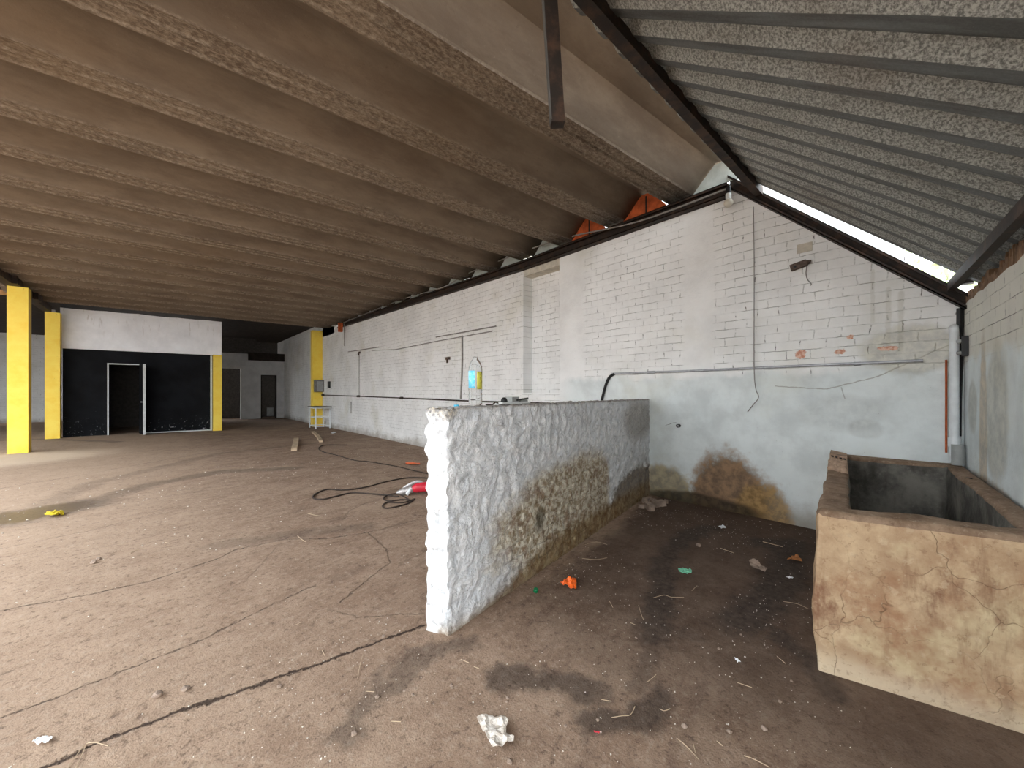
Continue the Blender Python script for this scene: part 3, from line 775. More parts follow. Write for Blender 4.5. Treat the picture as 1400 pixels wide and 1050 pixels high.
def tk(c): return 0.1 if (c.z < .02 or c.y < wall_s(c.x)+.03 or c.x > WX-.03) else 1.0
rough(bm, .014, 3.2, 5, 3, tk); rough(bm, .004, 17, 6, 2, tk)
for v in bm.verts:                                           # the left flank bulges out towards the foot
    if v.co.y > .25 and v.co.z < TH-.02 and v.co.x < 2.8: v.co.y += .02*math.sin(v.co.z/TH*PI)
    if v.co.z > TH-.05: v.co.z += .012*mn.noise(v.co*2.2)
obj('basin', bm, [M['tr_out'], M['tr_rim'], M['tr_in']], tr, smooth=50)
# broken hollow bricks exposed in the rim by the wall
def lerp(a, b, t): return Vector((a[0]+(b[0]-a[0])*t, a[1]+(b[1]-a[1])*t, 0))
def rimq(t, w, z):                                            # t along the left rim, w across it
    p = lerp(OUT[0], OUT[1], t)*(1-w) + lerp(INN[0], INN[1], t-.015)*w; return Vector((p.x, p.y, z))
def rimbox(bm, t0, t1, w0, w1, z0, z1):
    v = box(bm, (t0, w0, z0), (t1, w1, z1))
    for q_ in v: q_.co = rimq(q_.co.x, q_.co.y, q_.co.z)
hb = bmesh.new()                                              # hollow brick lying open towards the viewer: webs and shells
for w in (.06, .29, .52, .75, .94): rimbox(hb, .78, .90, w-.045, w+.045, TH-.01, TH+.052)
for z in (TH-.01, TH+.014, TH+.042): rimbox(hb, .78, .90, .03, .97, z, z+.014)
rough(hb, .004, 30, 9, 2); hbo = obj('hollow_brick', hb, M['oldbrick'], tr)
bm = bmesh.new(); rimbox(bm, .79, .895, .04, .96, TH-.01, TH+.048); obj('hole_shade', bm, M['blackp'], hbo)  # black block gives the shade inside the brick's holes
st = bmesh.new(); sr = random.Random(8)
for i_ in range(5):
    for j_ in range(4):
        c_ = rimq(.56+.042*i_+sr.uniform(-.006, .006), .16+.22*j_+sr.uniform(-.04, .04), TH+.014)
        g = bmesh.ops.create_icosphere(st, subdivisions=2, radius=sr.uniform(.020, .028), matrix=Matrix.Translation(c_))
rough(st, .008, 40, 3, 2); obj('broken_mortar', st, M['oldbrick'], tr)
bm = bmesh.new(); c = fl(1325, 655, TH); lathe(bm, [(.014, -.01), (.016, .005), (.008, .006)], (c.x, c.y, TH+.003), 12); obj('rim_hole', bm, M['blackp'], tr)

# ------------------------------------------------------------------ fittings on the long wall
W = lambda x, y, e=.02: wl(x, y, WX-e)
cd = thing('wall_conduit', 'grey steel conduit on the long wall above the stall, ending in a black hose', 'conduit', W(1000, 505))
bm = bmesh.new(); tube(bm, [W(836, 511), W(960, 506.5), W(1100, 500), W(1262, 493)], .0135, 12); obj('pipe', bm, M['pipe'], cd, smooth=50)
bm = bmesh.new(); tube(bm, smoothpath([W(818, 566), W(823, 546), W(828, 527), W(833, 516), W(840, 511)], 6), .019, 10); obj('flexible_hose', bm, M['blackp'], cd, smooth=50, label='black flexible hose')
for x, y in ((890, 509), (1172, 497.2)):
    bm = bmesh.new(); tube(bm, [W(x-5, y+.2), W(x+5, y-.2)], .0175, 12); obj('coupling', bm, M['pipe'], cd)
cd = thing('wall_conduit', 'thin dark conduit running low along the far half of the long wall', 'conduit', W(560, 545))
bm = bmesh.new(); tube(bm, [W(440, 540), W(480, 541.4), (W(560, 544.6)), W(660, 549), W(745, 551)], .016, 8); obj('pipe', bm, M['cable'], cd)
for x, y in ((549, 544.2), (441, 540), (490, 541.8)):
    bm = bmesh.new(); tube(bm, [W(x-1.6, y), W(x+1.6, y)], .034, 10); obj('coupling', bm, M['cable'], cd)
def wire(name, px, r, mat, label, cat, e=.012, sm_=True, group=None):
    pts = [W(x, y, e) for x, y in px]; bm = bmesh.new(); tube(bm, smoothpath(pts, 5) if sm_ else pts, r, 6)
    return tag(obj(name, bm, mat, loc=pts[0], smooth=60), label, cat, group)
wire('hanging_wire', [(1030, 283), (1031, 350), (1031, 420), (1031, 500), (1033, 530), (1037, 543), (1030, 553), (1022, 563)], .0045, M['wire'], 'thin grey cord hanging down the white wall in front of the conduit', 'cord', .05)
wire('conduit_strip', [(632, 459), (632, 500), (630, 545)], .022, M['wire'], 'upright grey conduit on the wall directly left of the bottle', 'conduit', .01)
wire('wall_cable', [(476, 481), (518, 474.5)], .014, M['wire'], 'short cable on the wall nearest the yellow wall pillar', 'cable', .01, False)
wire('wall_cable', [(508, 479), (540, 478), (600, 466), (672, 453)], .010, M['wire'], 'long lower cable on the brick wall, its middle above the bottle', 'cable', .01, False)
wire('wall_cable', [(596, 461), (678, 446)], .012, M['wire'], 'short upper one of two parallel dark cables on the brick wall', 'cable', .01, False)
wire('wall_wire', [(491, 484), (491, 541)], .008, M['wire'], 'faint upright wire below the tiny bracket on the far wall', 'wire', .008)
wire('wall_wire', [(480, 549), (480, 565)], .012, M['wire'], 'short upright wire low on the wall, right of the white stand', 'wire', .008)
wire('beam_cable', [(470, 441), (540, 413), (588, 398), (610, 391), (640, 374), (700, 350), (770, 326), (870, 303.5), (994, 258)], .011, M['wire'], 'thin pale cable clipped along the front of the long wall beam', 'cable', .13)
for x, y, w_, lab in ((491, 482, .12, 'tiny dark bracket at the end of the short wall cable'), (612, 490, .16, 'small dark bracket on the wall, left of the upright conduit')):
    p = W(x, y, .02); bm = bmesh.new(); box(bm, (p.x-.01, p.y-w_/2, p.z-.03), (p.x+.02, p.y+w_/2, p.z+.03)); box(bm, (p.x-.03, p.y-.015, p.z-.10), (p.x, p.y+.015, p.z-.02))
    tag(obj('wall_bracket', bm, M['rust'], loc=p), lab, 'bracket')
p = W(928, 582, .01); bm = bmesh.new(); lathe(bm, [(.014, .03), (.022, .03), (.022, -.03), (.014, -.03)], (p.x, p.y, p.z), 16, 'x', cap=False)
bm.faces.new([bm.verts.new((p.x+.02, p.y+.02*math.cos(a*PI/6), p.z+.02*math.sin(a*PI/6))) for a in range(12)])
tag(obj('pipe_stub', bm, M['blackp'], loc=p), 'small black pipe end poking from the white wall above the brown stain', 'pipe', kind='thing')
# bulb
p = Vector((WX-.15, 1.545, 0)); lb = thing('light_bulb', 'bare white light bulb hanging at the peak of the wall', 'light bulb', (p.x, p.y, 3.56))
bm = bmesh.new(); lathe(bm, [(.024, 3.55), (.026, 3.56), (.026, 3.625), (.012, 3.632)], (p.x, p.y, 0), 16); obj('socket', bm, M['blackp'], lb, smooth=40)
bm = bmesh.new(); lathe(bm, [(.012, 3.475), (.027, 3.478), (.029, 3.50), (.029, 3.545), (.02, 3.55)], (p.x, p.y, 0), 16); obj('neck', bm, M['palep'], lb, smooth=40)
bm = bmesh.new(); lathe(bm, [(.047*math.sin(a*PI/12)+.0005, 3.445-.047*math.cos(a*PI/12)) for a in range(12)], (p.x, p.y, 0), 20); obj('globe', bm, M['glassw'], lb, smooth=60)
# rusty lamp bracket
t = thing('lamp_bracket', 'rusty flat bracket with a dangling wire, below the rafter', 'bracket', W(1095, 364))
bm = bmesh.new(); a, c = W(1081, 367, .03), W(1103, 359, .03); bar(bm, a, c, .05, .06); tube(bm, [c, W(1109, 356, .03)], [.028, .008], 8); obj('plate', bm, M['rust'], t)
bm = bmesh.new(); h = W(1087, 364.7, .058); lathe(bm, [(.002, -.004), (.011, -.003), (.011, .004)], h, 12, 'x'); obj('screw_hole', bm, M['blackp'], t)
bm = bmesh.new(); tube(bm, smoothpath([W(1103, 364, .03), W(1102, 374, .03), W(1104, 382, .03), W(1109, 388, .02), W(1108, 390, .01)]), .004, 6); obj('wire', bm, M['wire'], t)
# corner pipes
t = thing('down_pipe', 'white plastic pipe standing in the corner behind the trough', 'pipe', (WX-.05, -.10, .8)); t['kind'] = 'thing'
px = Vector((WX-.075, -.092, 0))
bm = bmesh.new(); tube(bm, [px+Vector((0, 0, .80)), px+Vector((0, 0, 1.80))], .028, 16); obj('pipe', bm, M['pvc'], t, smooth=50)
bm = bmesh.new(); tube(bm, [px+Vector((0, 0, .92)), px+Vector((0, 0, .99))], .036, 16); obj('collar', bm, M['pvc'], t, smooth=50)
bm = bmesh.new(); tube(bm, smoothpath([px+Vector((0, 0, 1.79)), px+Vector((.0, 0, 1.85)), px+Vector((.04, .0, 1.88))]), .027, 14); obj('elbow', bm, M['pvc'], t, smooth=50)
bm = bmesh.new(); tube(bm, [px+Vector((-.05, -.018, .78)), px+Vector((-.05, -.018, .94))], .036, 16); obj('stub', bm, M['greyp'], t, smooth=50)
bm = bmesh.new(); a = Vector((WX-.02, -.05, 0)); tube(bm, [a+Vector((0, 0, .86)), a+Vector((0, 0, 1.62))], .007, 6)
tag(obj('reddish_wire', bm, M['clay'], loc=a), 'thin reddish wire running up beside the white corner pipe', 'wire')
bm = bmesh.new(); a = Vector((WX-.022, -.124, 0)); rr = [(1.0, .008), (1.3, .010), (1.5, .014), (1.62, .019), (1.75, .017), (1.9, .020), (2.03, .020)]
tube(bm, [a+Vector((.006*math.sin(z*31), 0, z)) for z, r in rr], [r for z, r in rr], 8)
tag(obj('corner_post', bm, M['blackp'], loc=a), 'blackened narrow post filling the wall corner under the rafter', 'post')
# switch box on the right wall
a = Vector((WX, -.145, 0)) + rd*.16
t = thing('switch_box', 'small dark fuse bracket with two prongs on the right-hand wall', 'switch', (a.x, a.y, 1.68))
bm = bmesh.new(); box(bm, (a.x-.035, a.y, 1.635), (a.x+.03, a.y+.035, 1.79)); bevel(bm, .008); obj('back_plate', bm, M['blackp'], t)
for z in (1.665, 1.755):
    bm = bmesh.new(); tube(bm, [(a.x+.02, a.y+.02, z), (a.x+.055, a.y+.05, z)], .016, 10); obj('prong', bm, M['greyp'], t)
# meter box, strip and red clamp near the far pillar
t = thing('meter_box', 'grey metal box mounted across the yellow wall pillar', 'box', (4.62, 16.66, 1.4))
bm = bmesh.new(); box(bm, (4.46, 16.50, 1.385), (4.785, 16.715, 1.86))
for v in bm.verts: v.co.x -= .02
bevel(bm, .02); obj('case', bm, M['boxgrey'], t)
bm = bmesh.new(); box(bm, (4.50, 16.485, 1.43), (4.72, 16.502, 1.81)); bevel(bm, .008); obj('cover', bm, M['greyp'], t)
p = W(450, 526, .02); bm = bmesh.new(); box(bm, (p.x-.03, p.y-.10, p.z-.13), (p.x+.02, p.y+.10, p.z+.13)); tag(obj('breaker_strip', bm, M['blackp'], loc=p), 'narrow black upright strip on the wall beside the grey meter box', 'switch')
p = W(465, 447, .18); bm = bmesh.new(); box(bm, (p.x-.06, p.y-.10, p.z-.17), (p.x+.06, p.y+.05, p.z+.14)); bevel(bm, .02); tag(obj('hanging_clay_block', bm, M['clay'], loc=p), 'orange clay block hanging at the far end of the long beam', 'block')
wire('hanging_rod', [(470.5, 442), (471, 473)], .014, M['wire'], 'thin rod hanging from the far end of the long beam', 'rod', .13, False)

# ------------------------------------------------------------------ small white stand by the pillar
L = [fl(434, 584.6), fl(446, 586), fl(459, 585)]
c0 = Vector((4.20, 15.55, 0)); ux, uy = .50, .80
t = thing('metal_stand', 'small white metal stand with a grey top against the long wall', 'stand', c0+Vector((ux/2, uy/2, 0)))
zt = .80
for i, (sx, sy) in enumerate(((0, 0), (1, 0), (1, 1), (0, 1))):
    bm = bmesh.new(); p = c0+Vector((ux*sx, uy*sy, 0)); bar(bm, p, p+Vector((0, 0, zt)), .035, .035, up=(0, 1, 0)); obj('leg', bm, M['whitep'], t)
for z in (.09, .42, .77):
    bm = bmesh.new()
    for a, b_ in (((0, 0), (1, 0)), ((1, 0), (1, 1)), ((1, 1), (0, 1)), ((0, 1), (0, 0))):
        bar(bm, c0+Vector((ux*a[0], uy*a[1], z)), c0+Vector((ux*b_[0], uy*b_[1], z)), .03, .03)
    obj('rail', bm, M['whitep'], t)
bm = bmesh.new(); box(bm, (c0.x-.06, c0.y-.06, zt), (c0.x+ux+.05, c0.y+uy+.06, zt+.03)); obj('top', bm, M['boxgrey'], t, label='grey slab top')

# ------------------------------------------------------------------ on top of the low wall
p, d = ptop(650, .62); k = d/F                                # metres per photo pixel at that place
bt = thing('water_bottle', 'clear plastic bottle with a blue and yellow label standing on the low wall', 'bottle', p)
R, Hb = 9.4*k, 67.5*k
prof = [(.001, .004), (.55*R, .0), (.80*R, .012*Hb), (.98*R, .06*Hb), (R, .12*Hb), (R*.97, .16*Hb), (R, .20*Hb), (R, .24*Hb), (R*.95, .26*Hb), (R*.95, .28*Hb), (R, .30*Hb), (R, .74*Hb), (R*.96, .79*Hb), (.80*R, .86*Hb), (.55*R, .925*Hb), (.33*R, .96*Hb), (.30*R, .975*Hb), (.36*R, .978*Hb), (.36*R, .984*Hb), (.29*R, .986*Hb), (.29*R, Hb)]
bm = bmesh.new(); lathe(bm, prof, p, 40, cap=True); bb = obj('body', bm, M['pet'], bt, smooth=50)
def wrap(z0, z1, a0, a1, mat, label):
    bm = bmesh.new(); n = 14; g = []
    for i in range(n+1):
        a = a0+(a1-a0)*i/n; g.append([bm.verts.new(p+Vector((1.012*R*math.cos(a), 1.012*R*math.sin(a), z))) for z in (z0, z1)])
    for a, c in zip(g, g[1:]): bm.faces.new((a[0], c[0], c[1], a[1]))
    o = obj('label_band', bm, mat, bt, smooth=0, label=label); o.modifiers.new('t', 'SOLIDIFY').thickness = .0006
av = math.atan2(-p.y, -p.x)                                   # side of the bottle that faces the camera
wrap(.36*Hb, .71*Hb, av-1.45, av-.05, M['lab_b'], 'light blue half of the label')
wrap(.34*Hb, .69*Hb, av+.22, av+1.35, M['lab_y'], 'yellow half of the label')
p, d = ptop(624, .6); k = d/F
bm = bmesh.new(); r = 3.4*k; lathe(bm, [(r*.85, 0), (r, .002), (r, .010), (r*.92, .012)], p+Vector((0, 0, .001)), 20)
tag(obj('bottle_cap', bm, M['blue'], loc=p, smooth=35), 'light blue bottle cap lying on the low wall left of the bottle', 'bottle cap')
p, d = ptop(701, .62); k = d/F
ang = pang
def onwall(u, w, z): return p + pdn*u + pnn*w + Vector((0, 0, z))
t = thing('grey_switch_plate', 'pale grey plastic box and base plate lying on the low wall', 'electrical box', p)
def obox(name, u0, u1, w0, w1, z0, z1, mat, par, bw=.004):
    bm = bmesh.new(); v = box(bm, (u0, w0, z0), (u1, w1, z1)); bevel(bm, bw)
    for q_ in bm.verts: q_.co = onwall(q_.co.x, q_.co.y, q_.co.z)
    return obj(name, bm, mat, par, smooth=30)
obox('base_plate', -.17, .17, -.04, .03, .006, .020, M['palep'], t)
obox('housing', -.055, .03, -.035, .025, .018, .055, M['greyp'], t, .006)
obox('terminal', .06, .15, -.03, .02, .018, .034, M['greyp'], t)
bm = bmesh.new(); tube(bm, [onwall(-.01, -.045, .032), onwall(.12, -.05, .044)], .006, 8); tag(obj('black_rod', bm, M['blackp'], loc=p), 'short black rod resting against the pale grey plastic box', 'rod')
bm = bmesh.new(); c = onwall(-.115, -.01, .018); lathe(bm, [(.022, 0), (.024, .008), (.020, .024), (.008, .034)], c, 14); tag(obj('black_knob', bm, M['blackp'], loc=c, smooth=40), 'small black plastic knob sitting beside the pale grey plastic box', 'knob')  # loose black knob on the low wall
bm = bmesh.new(); tube(bm, smoothpath([onwall(-.30, 0, .006), onwall(-.24, -.01, .008), onwall(-.20, .0, .02), onwall(-.165, .0, .012)]), .005, 6); tag(obj('wire_tail', bm, M['cable'], loc=p), 'short dark wire tail on the low wall between bottle and grey box', 'wire')

# ------------------------------------------------------------------ things on the floor
def strip(name, px, w, h, mat, label, cat, z=.0):
    pts = smoothpath([fl(*q) + Vector((0, 0, h/2+z)) for q in px], 5); bm = bmesh.new()
    for a, c in zip(pts, pts[1:]): pass
    rings = []
    for i, q_ in enumerate(pts):
        dd = (pts[min(i+1, len(pts)-1)]-pts[max(i-1, 0)]).normalized(); sd = Vector((-dd.y, dd.x, 0))
        rings.append([bm.verts.new(q_+sd*w/2*a+Vector((0, 0, h/2*b_))) for a, b_ in ((-1, -1), (1, -1), (1, 1), (-1, 1))])
    for a, c in zip(rings, rings[1:]):
        for i in range(4): bm.faces.new((a[i], a[(i+1)%4], c[(i+1)%4], c[i]))
    bm.faces.new(rings[0][::-1]); bm.faces.new(rings[-1])
    return tag(obj(name, bm, mat, loc=pts[0]), label, cat)
strip('wood_batten', [(402, 616.5), (404, 608), (405, 601.5)], .12, .06, M['wood'], 'straight pale wooden batten lying on the floor far down the hall', 'batten')
strip('wood_strip', [(428, 591.5), (434, 597), (439, 604.5)], .09, .05, M['wood'], 'bent pale wooden strip lying on the floor near the white stand', 'strip')
def floorcable(name, px, r, label, cat='cable'):
    pts = [fl(*q)+Vector((0, 0, r+.001)) for q in px]; bm = bmesh.new(); tube(bm, smoothpath(pts, 6), r, 6)
    return tag(obj(name, bm, M['cable'], loc=pts[0], smooth=60), label, cat)
floorcable('floor_cable', [(592, 650), (565, 644), (540, 638), (505, 632), (485, 630), (460, 623), (441, 618), (436, 613), (445, 609), (475, 609)], .010, 'black cable trailing across the floor towards the long wall')
floorcable('floor_cable', [(590, 655), (560, 654), (530, 659), (500, 667), (470, 671), (448, 670), (432, 676), (428, 682), (440, 684), (458, 680), (480, 675), (505, 676), (545, 680)], .010, 'black cable laid in a long flat loop on the open floor')
floorcable('floor_cable', [(562, 686), (545, 676.5), (530, 678), (524.5, 683), (532, 686), (550, 684), (562, 685)], .009, 'black cable coil around the red tool, upper turn')
floorcable('floor_cable', [(566, 684), (556, 690), (530, 696), (523, 693), (530, 688), (552, 688), (567, 683)], .009, 'black cable coil in front of the red tool, lower turn')
# power tool
p = fl(571, 676); t = thing('power_tool', 'red and silver hand tool lying on the floor behind the low wall end', 'tool', p)
def T_(dx, dy): return p + Vector((dx*ca+dy*sa, -dx*sa+dy*ca, 0))   # dx across the view, dy away
bm = bmesh.new(); tube(bm, [T_(-.06, 0)+Vector((0, 0, .07)), T_(-.02, 0)+Vector((0, 0, .085)), T_(.12, .02)+Vector((0, 0, .10)), T_(.2, .03)+Vector((0, 0, .09))], [.045, .062, .065, .05], 14); obj('motor_body', bm, M['red'], t, smooth=40)
bm = bmesh.new(); tube(bm, [T_(-.26, -.05)+Vector((0, 0, .035)), T_(-.18, -.04)+Vector((0, 0, .05)), T_(-.06, 0)+Vector((0, 0, .07))], [.022, .05, .045], 12); obj('gear_head', bm, M['silver'], t, smooth=40)
bm = bmesh.new(); tube(bm, smoothpath([T_(-.24, .12)+Vector((0, 0, .03)), T_(-.14, .10)+Vector((0, 0, .10)), T_(-.02, .08)+Vector((0, 0, .15)), T_(.05, .06)+Vector((0, 0, .13))]), .024, 8); obj('guard', bm, M['silver'], t, smooth=40)
bm = bmesh.new(); tube(bm, [T_(-.12, -.09)+Vector((0, 0, .02)), T_(-.08, -.03)+Vector((0, 0, .09))], .022, 10); obj('side_handle', bm, M['whitep'], t, smooth=40)
def sheet(name, px, amp, mat, label, cat, seed=0, z=.003, group=None):
    pts = [fl(*q) for q in px]; bm = bmesh.new(); bm.faces.new([bm.verts.new(q) for q in pts]); bmesh.ops.triangulate(bm, faces=bm.faces)
    L_ = max((a-c).length for a in pts for c in pts); dense(bm, L_/16)
    for v in bm.verts:
        e = mn.fractal(v.co*(3.2/L_)+Vector((seed*5.3, seed, 0)), .8, 2, 3); r_ = 1-abs(mn.noise(v.co*(4/L_)+Vector((seed, 3, seed))))*1.6
        v.co.z = z + max(0, amp*(.35+.5*e+.6*r_))
    bmesh.ops.recalc_face_normals(bm, faces=bm.faces)
    o = tag(obj(name, bm, mat, loc=pts[0]), label, cat, group); m_ = o.modifiers.new('t', 'SOLIDIFY'); m_.thickness = max(.0012, amp*.06); return o
sheet('plastic_film', [(652, 991), (658, 987), (665, 985), (671, 985), (676, 989), (688, 987), (695, 993), (692, 1001), (692, 1010), (703, 1016), (702, 1020), (690, 1024), (680, 1031), (674, 1030), (664, 1011)], .028, M['film'], 'crumpled clear plastic film lying on the floor near the camera', 'plastic film', 1)
sheet('orange_wrapper', [(766, 802), (772, 797), (781, 799), (788, 796), (788, 810), (783, 811), (775, 808)], .045, M['orange'], 'crumpled bright orange wrapper on the stall floor', 'wrapper', 2)
sheet('mint_wrapper', [(927, 783), (936, 781), (946, 785), (945, 788), (934, 789)], .03, M['teal'], 'crumpled mint green wrapper on the wet stall floor', 'wrapper', 3)
sheet('white_scrap', [(44, 1017), (51, 1012), (64, 1010), (72, 1013), (66, 1019), (50, 1021)], .012, M['whitep'], 'white scrap of board beside the long floor crack', 'scrap', 4)
sheet('fallen_leaf', [(60, 707), (70, 703), (81, 702), (88, 704), (77, 708), (63, 709)], .05, M['leafy'], 'yellow fallen leaf lying in the dark puddle', 'leaf', 5)
sheet('fallen_leaf', [(1076, 768), (1090, 761), (1097, 771), (1086, 769)], .025, M['leafb'], 'dry brown leaf on the wet floor beside the trough', 'leaf', 6)
sheet('paper_scrap', [(554, 633), (574, 634), (574, 636), (555, 636)], .02, M['orange'], 'faded orange paper scrap far behind the low wall end', 'scrap', 7)
sheet('red_scrap', [(812, 1001), (820, 1003), (819, 1005), (812, 1003)], .006, M['red'], 'tiny red scrap below the dark floor stain', 'scrap', 8)
sheet('white_scrap', [(1004, 901), (1009, 904), (1013, 907), (1008, 907)], .008, M['whitep'], 'small white scrap on the stall floor before the trough', 'scrap', 9)
sheet('paper_scrap', [(982, 721), (988, 720), (993, 724), (986, 725)], .02, M['whitep'], 'curled white paper scrap near the brown wall stain', 'scrap', 10)
sheet('dirty_rag', [(1024, 772), (1034, 769), (1049, 783), (1046, 786), (1030, 781)], .03, M['rock'], 'flat dirty grey rag on the wet stall floor', 'rag', 11)
sheet('paper_scrap', [(452, 593), (456, 591), (460, 592), (455, 594)], .03, M['whitep'], 'pale paper scrap on the floor in front of the white stand', 'scrap', 12)
sheet('white_scrap', [(1074, 791), (1080, 790), (1085, 792), (1079, 793)], .012, M['whitep'], 'small white scrap on the wet floor below the brown leaf', 'scrap', 13)
p = fl(732, 810); bm = bmesh.new(); lathe(bm, [(.0145, 0), (.016, .002), (.016, .020), (.013, .024)], (0, 0, 0), 20)
bmesh.ops.rotate(bm, verts=bm.verts, matrix=Matrix.Rotation(.25, 3, 'X')); bmesh.ops.translate(bm, verts=bm.verts, vec=p+Vector((0, 0, .005)))
tag(obj('bottle_cap', bm, M['green'], loc=p, smooth=35), 'dark green bottle cap on the floor at the foot of the low wall', 'bottle cap')
def stone(p, r, seed, name, label, cat, group, flat=.7, mat='rock'):
    bm = bmesh.new(); bmesh.ops.create_icosphere(bm, subdivisions=2, radius=r)
    for v in bm.verts:
        v.co *= 1 + .45*mn.noise(v.co*(1.3/r)+Vector((seed*3.1, seed, 0)))
        v.co.z *= flat
    mz = min(v.co.z for v in bm.verts)
    bmesh.ops.rotate(bm, verts=bm.verts, matrix=Matrix.Rotation(seed*1.7, 3, 'Z')); bmesh.ops.translate(bm, verts=bm.verts, vec=Vector(p)+Vector((0, 0, -mz-.002)))
    return tag(obj(name, bm, M[mat], loc=p), label, cat, group)
# broken brick lumps in the corner of stall
for i, (x, y, a, b_, c_, rz, lab) in enumerate(((888, 697, .13, .07, .07, .9, 'upright grey lump, foremost of the rubble in the stall corner'), (901, 692, .15, .08, .06, -.3, 'pale broken brick on the stall side of the corner rubble'),
        (883, 687, .10, .07, .05, .2, 'dark lump at the back of the corner rubble, against the low wall'), (894, 686, .16, .035, .03, 1.1, 'thin splinter leaning among the corner rubble'), (877, 695, .07, .05, .04, 2.0, 'smallest lump of the corner rubble, touching the low wall foot'), (911, 688, .05, .04, .04, .4, 'small pale lump a little apart from the corner rubble'))):
    p = fl(x, y); bm = bmesh.new(); box(bm, (-a/2, -b_/2, 0), (a/2, b_/2, c_)); dense(bm, .02); rough(bm, .007, 22, i+20, 3)
    mz = min(v.co.z for v in bm.verts)
    bmesh.ops.rotate(bm, verts=bm.verts, matrix=Matrix.Rotation(rz, 3, 'Z')); bmesh.ops.translate(bm, verts=bm.verts, vec=p+Vector((0, 0, -mz)))
    tag(obj('brick_rubble', bm, M['rock'], loc=p), lab, 'rubble', 'broken brick in the stall corner', 'thing')
ST = [(215, 953, .018), (253, 944, .016), (1045, 998, .012), (997, 1002, .010), (983, 888, .008), (516, 954, .010), (484, 1004, .011), (697, 1043, .010), (382, 940, .010), (524, 871, .010), (936, 995, .012), (817, 985, .007), (694, 955, .007), (773, 993, .006), (693, 960, .006), (553, 945, .006), (564, 950, .006), (128, 770, .02), (135, 765, .016), (617, 938, .008), (618, 941, .007), (1013, 868, .006), (870, 873, .006), (1082, 932, .006), (955, 747, .02), (1066, 960, .008)]
for i, (x, y, r) in enumerate(ST):
    stone(fl(x, y), r, i+1, 'pebble', 'small dusty pebble lying on the dirty floor', 'pebble', 'pebbles on the floor', .7)
SW = [((92, 1052), (104, 1036), (118, 1018), (132, 1018), (148, 1021)), ((104, 1050), (112, 1035), (117, 1020)), ((925, 1010), (938, 1022), (956, 1040)), ((948, 1018), (951, 1032)), ((1017, 1034), (1030, 1040), (1052, 1050)), ((980, 1014), (988, 1022)),
      ((836, 982), (850, 981), (862, 978), (868, 968)), ((885, 933), (893, 928), (897, 923)), ((902, 970), (908, 974), (916, 970)), ((1008, 934), (1028, 942)), ((1062, 898), (1074, 909)), ((630, 902), (641, 908)), ((648, 912), (655, 916)), ((500, 946), (512, 948)), ((535, 987), (548, 989)),
      ((489, 928), (492, 912), (496, 896)), ((440, 889), (444, 898)), ((404, 855), (412, 852)), ((862, 852), (869, 856)), ((873, 828), (877, 842), (880, 848)), ((833, 822), (838, 832)), ((893, 818), (908, 815), (918, 817), (935, 818)), ((946, 808), (953, 802)), ((822, 957), (836, 961)), ((1071, 823), (1090, 827), (1105, 833)),
      ((407, 733), (412, 738), (418, 741)), ((420, 702), (430, 705), (438, 706)), ((985, 750), (1003, 757)), ((800, 745), (815, 742), (830, 745)), ((796, 764), (815, 766), (830, 763)), ((178, 757), (190, 752), (200, 751)), ((226, 742), (232, 744)), ((1043, 741), (1056, 745), (1070, 748)), ((220, 978), (262, 960))]
for i, q in enumerate(SW):
    if i == len(SW)-1: continue
    pts = [fl(*a)+Vector((0, 0, .003 + .004*((j % 2)))) for j, a in enumerate(q)]; bm = bmesh.new(); tube(bm, smoothpath(pts, 4), .0014 if pts[0].length < 3.5 else .003, 5)
    o = obj('straw', bm, M['straw'], loc=pts[0])
    if i == 0: tag(o, 'long bent straw at the near end of the deep floor crack', 'straw', 'straws on the floor')
    else: tag(o, 'thin dry straw lying on the dirty floor', 'straw', 'straws on the floor')
# crumbs
bm = bmesh.new(); rnd = random.Random(3)
def crumb(x, y, r):
    a0 = rnd.random()*6; n = rnd.choice((3, 4, 5)); top = [bm.verts.new((x+r*rnd.uniform(.5, 1)*math.cos(a0+k*2*PI/n), y+r*rnd.uniform(.4, 1)*math.sin(a0+k*2*PI/n), r*rnd.uniform(.3, .8))) for k in range(n)]
    bot = [bm.verts.new((v.co.x, v.co.y, 0)) for v in top]; bm.faces.new(top)
    for k in range(n): bm.faces.new((bot[k], bot[(k+1)%n], top[(k+1)%n], top[k]))
nn = 0
while nn < 1500:
    x, y = rnd.uniform(.2, 4.7), rnd.uniform(-.3, 2.3)
    if y > 1.75+.2055*(x-1.166) and x > 1.0: continue
    if x > 2.3 and y < .45+.12*(x-2.36) : continue
    if mn.noise(Vector((x*1.1, y*1.1, 5))) < rnd.uniform(-.35, .3): continue
    crumb(x, y, rnd.choice((.0015, .002, .002, .003, .003, .0045))); nn += 1
for _ in range(700):
    x, y = rnd.uniform(-2.2, 4.4), rnd.uniform(1.2, 9)
    if x > 1.0 and y < 2.2+.2055*(x-1.166): continue
    crumb(x, y, rnd.choice((.004, .006, .008))*(.5+y*.1))
tag(obj('debris', bm, M['chip']), 'pale crumbs and chips strewn over the dirty floor', 'debris', kind='stuff')

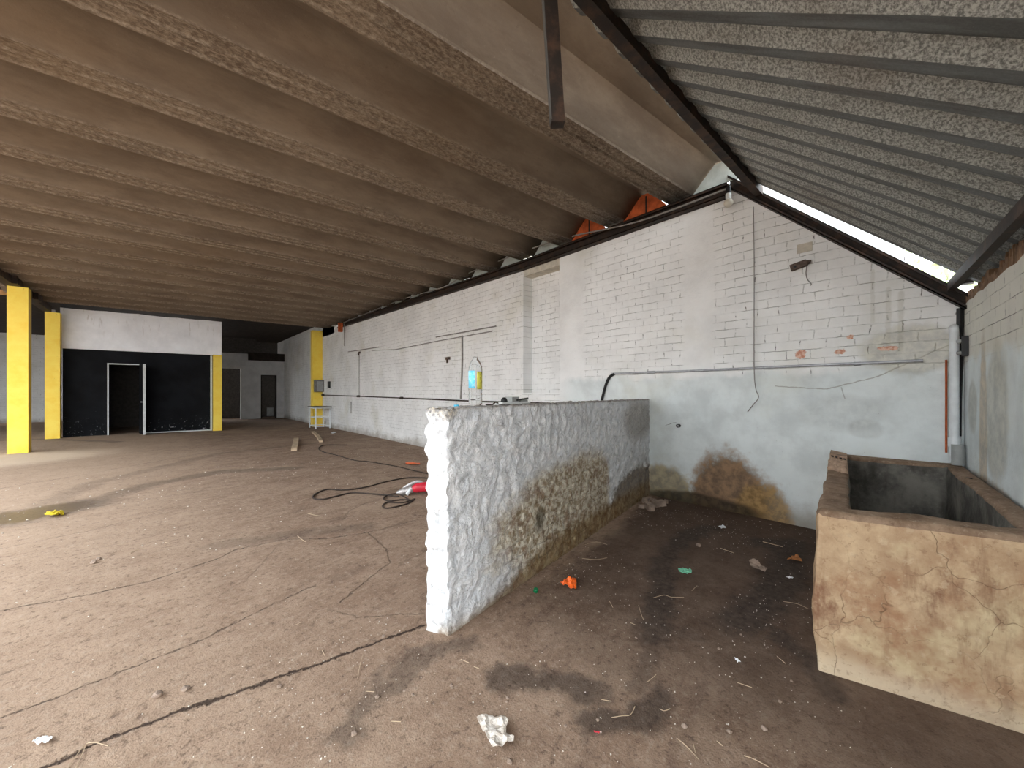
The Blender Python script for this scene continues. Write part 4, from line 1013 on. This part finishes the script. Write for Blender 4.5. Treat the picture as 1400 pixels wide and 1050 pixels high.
# ------------------------------------------------------------------ tree beyond the wall, seen through the gap under the metal roof
def tree(x, y, label):
    t = thing('leafy_tree', label, 'tree', (x, y, 0), 'trees beyond the wall')
    bm = bmesh.new(); tube(bm, [(x, y, 0), (x+.1, y, 1.5), (x, y+.1, 3.2)], [.16, .12, .07], 10); obj('trunk', bm, M['bark'], t)
    bm = bmesh.new(); r_ = random.Random(int(x*10))
    for _ in range(2600):
        d_ = Vector((r_.gauss(0, 1), r_.gauss(0, 1), r_.gauss(0, 1))).normalized()*(r_.random()**.4)
        c = Vector((x, y, 3.6)) + Vector((d_.x*2.2, d_.y*2.2, d_.z*2.0)); s = r_.uniform(.08, .16)
        u = Vector((r_.gauss(0, 1), r_.gauss(0, 1), r_.gauss(0, 1))).normalized(); w = u.orthogonal().normalized()
        bm.faces.new([bm.verts.new(c+a) for a in (u*s, w*s*.45, -u*s, -w*s*.45)])
    obj('foliage', bm, M['leaf'], t)
tree(11.5, -1.2, 'green tree beyond the corner wall, glimpsed below the metal roof')

# ------------------------------------------------------------------ light, sky, camera
w = bpy.data.worlds.new('overcast'); bpy.context.scene.world = w; w.use_nodes = True
nt = w.node_tree; bg = nt.nodes['Background']
tc = nt.nodes.new('ShaderNodeTexCoord'); sx = nt.nodes.new('ShaderNodeSeparateXYZ'); nt.links.new(tc.outputs['Generated'], sx.inputs[0])
mr = nt.nodes.new('ShaderNodeMapRange'); nt.links.new(sx.outputs[2], mr.inputs[0]); mr.inputs[1].default_value = .02; mr.inputs[2].default_value = .55; mr.interpolation_type = 'SMOOTHSTEP'
mx = nt.nodes.new('ShaderNodeMix'); mx.data_type = 'RGBA'; nt.links.new(mr.outputs[0], mx.inputs[0])
mx.inputs[6].default_value = (.70, .73, .76, 1); mx.inputs[7].default_value = (.89, .95, 1.0, 1)
nt.links.new(mx.outputs[2], bg.inputs[0]); bg.inputs[1].default_value = 3.0

cam = bpy.data.cameras.new('camera'); co = bpy.data.objects.new('camera', cam); C.objects.link(co)
co.location = (0, 0, EYE); co.rotation_euler = (PI/2, 0, -YAW)
cam.sensor_width = 36; cam.lens = F/1400*36; cam.shift_y = (HY-525)/1400; cam.clip_start = .05; cam.clip_end = 200
sc = bpy.context.scene; sc.camera = co
sc.view_settings.view_transform = 'Standard'; sc.view_settings.look = 'None'; sc.view_settings.gamma = 1
sc.view_settings.use_curve_mapping = False; sc.view_settings.exposure = 1.72
sc.cycles.max_bounces = 8; sc.cycles.diffuse_bounces = 5; sc.cycles.sample_clamp_indirect = 8
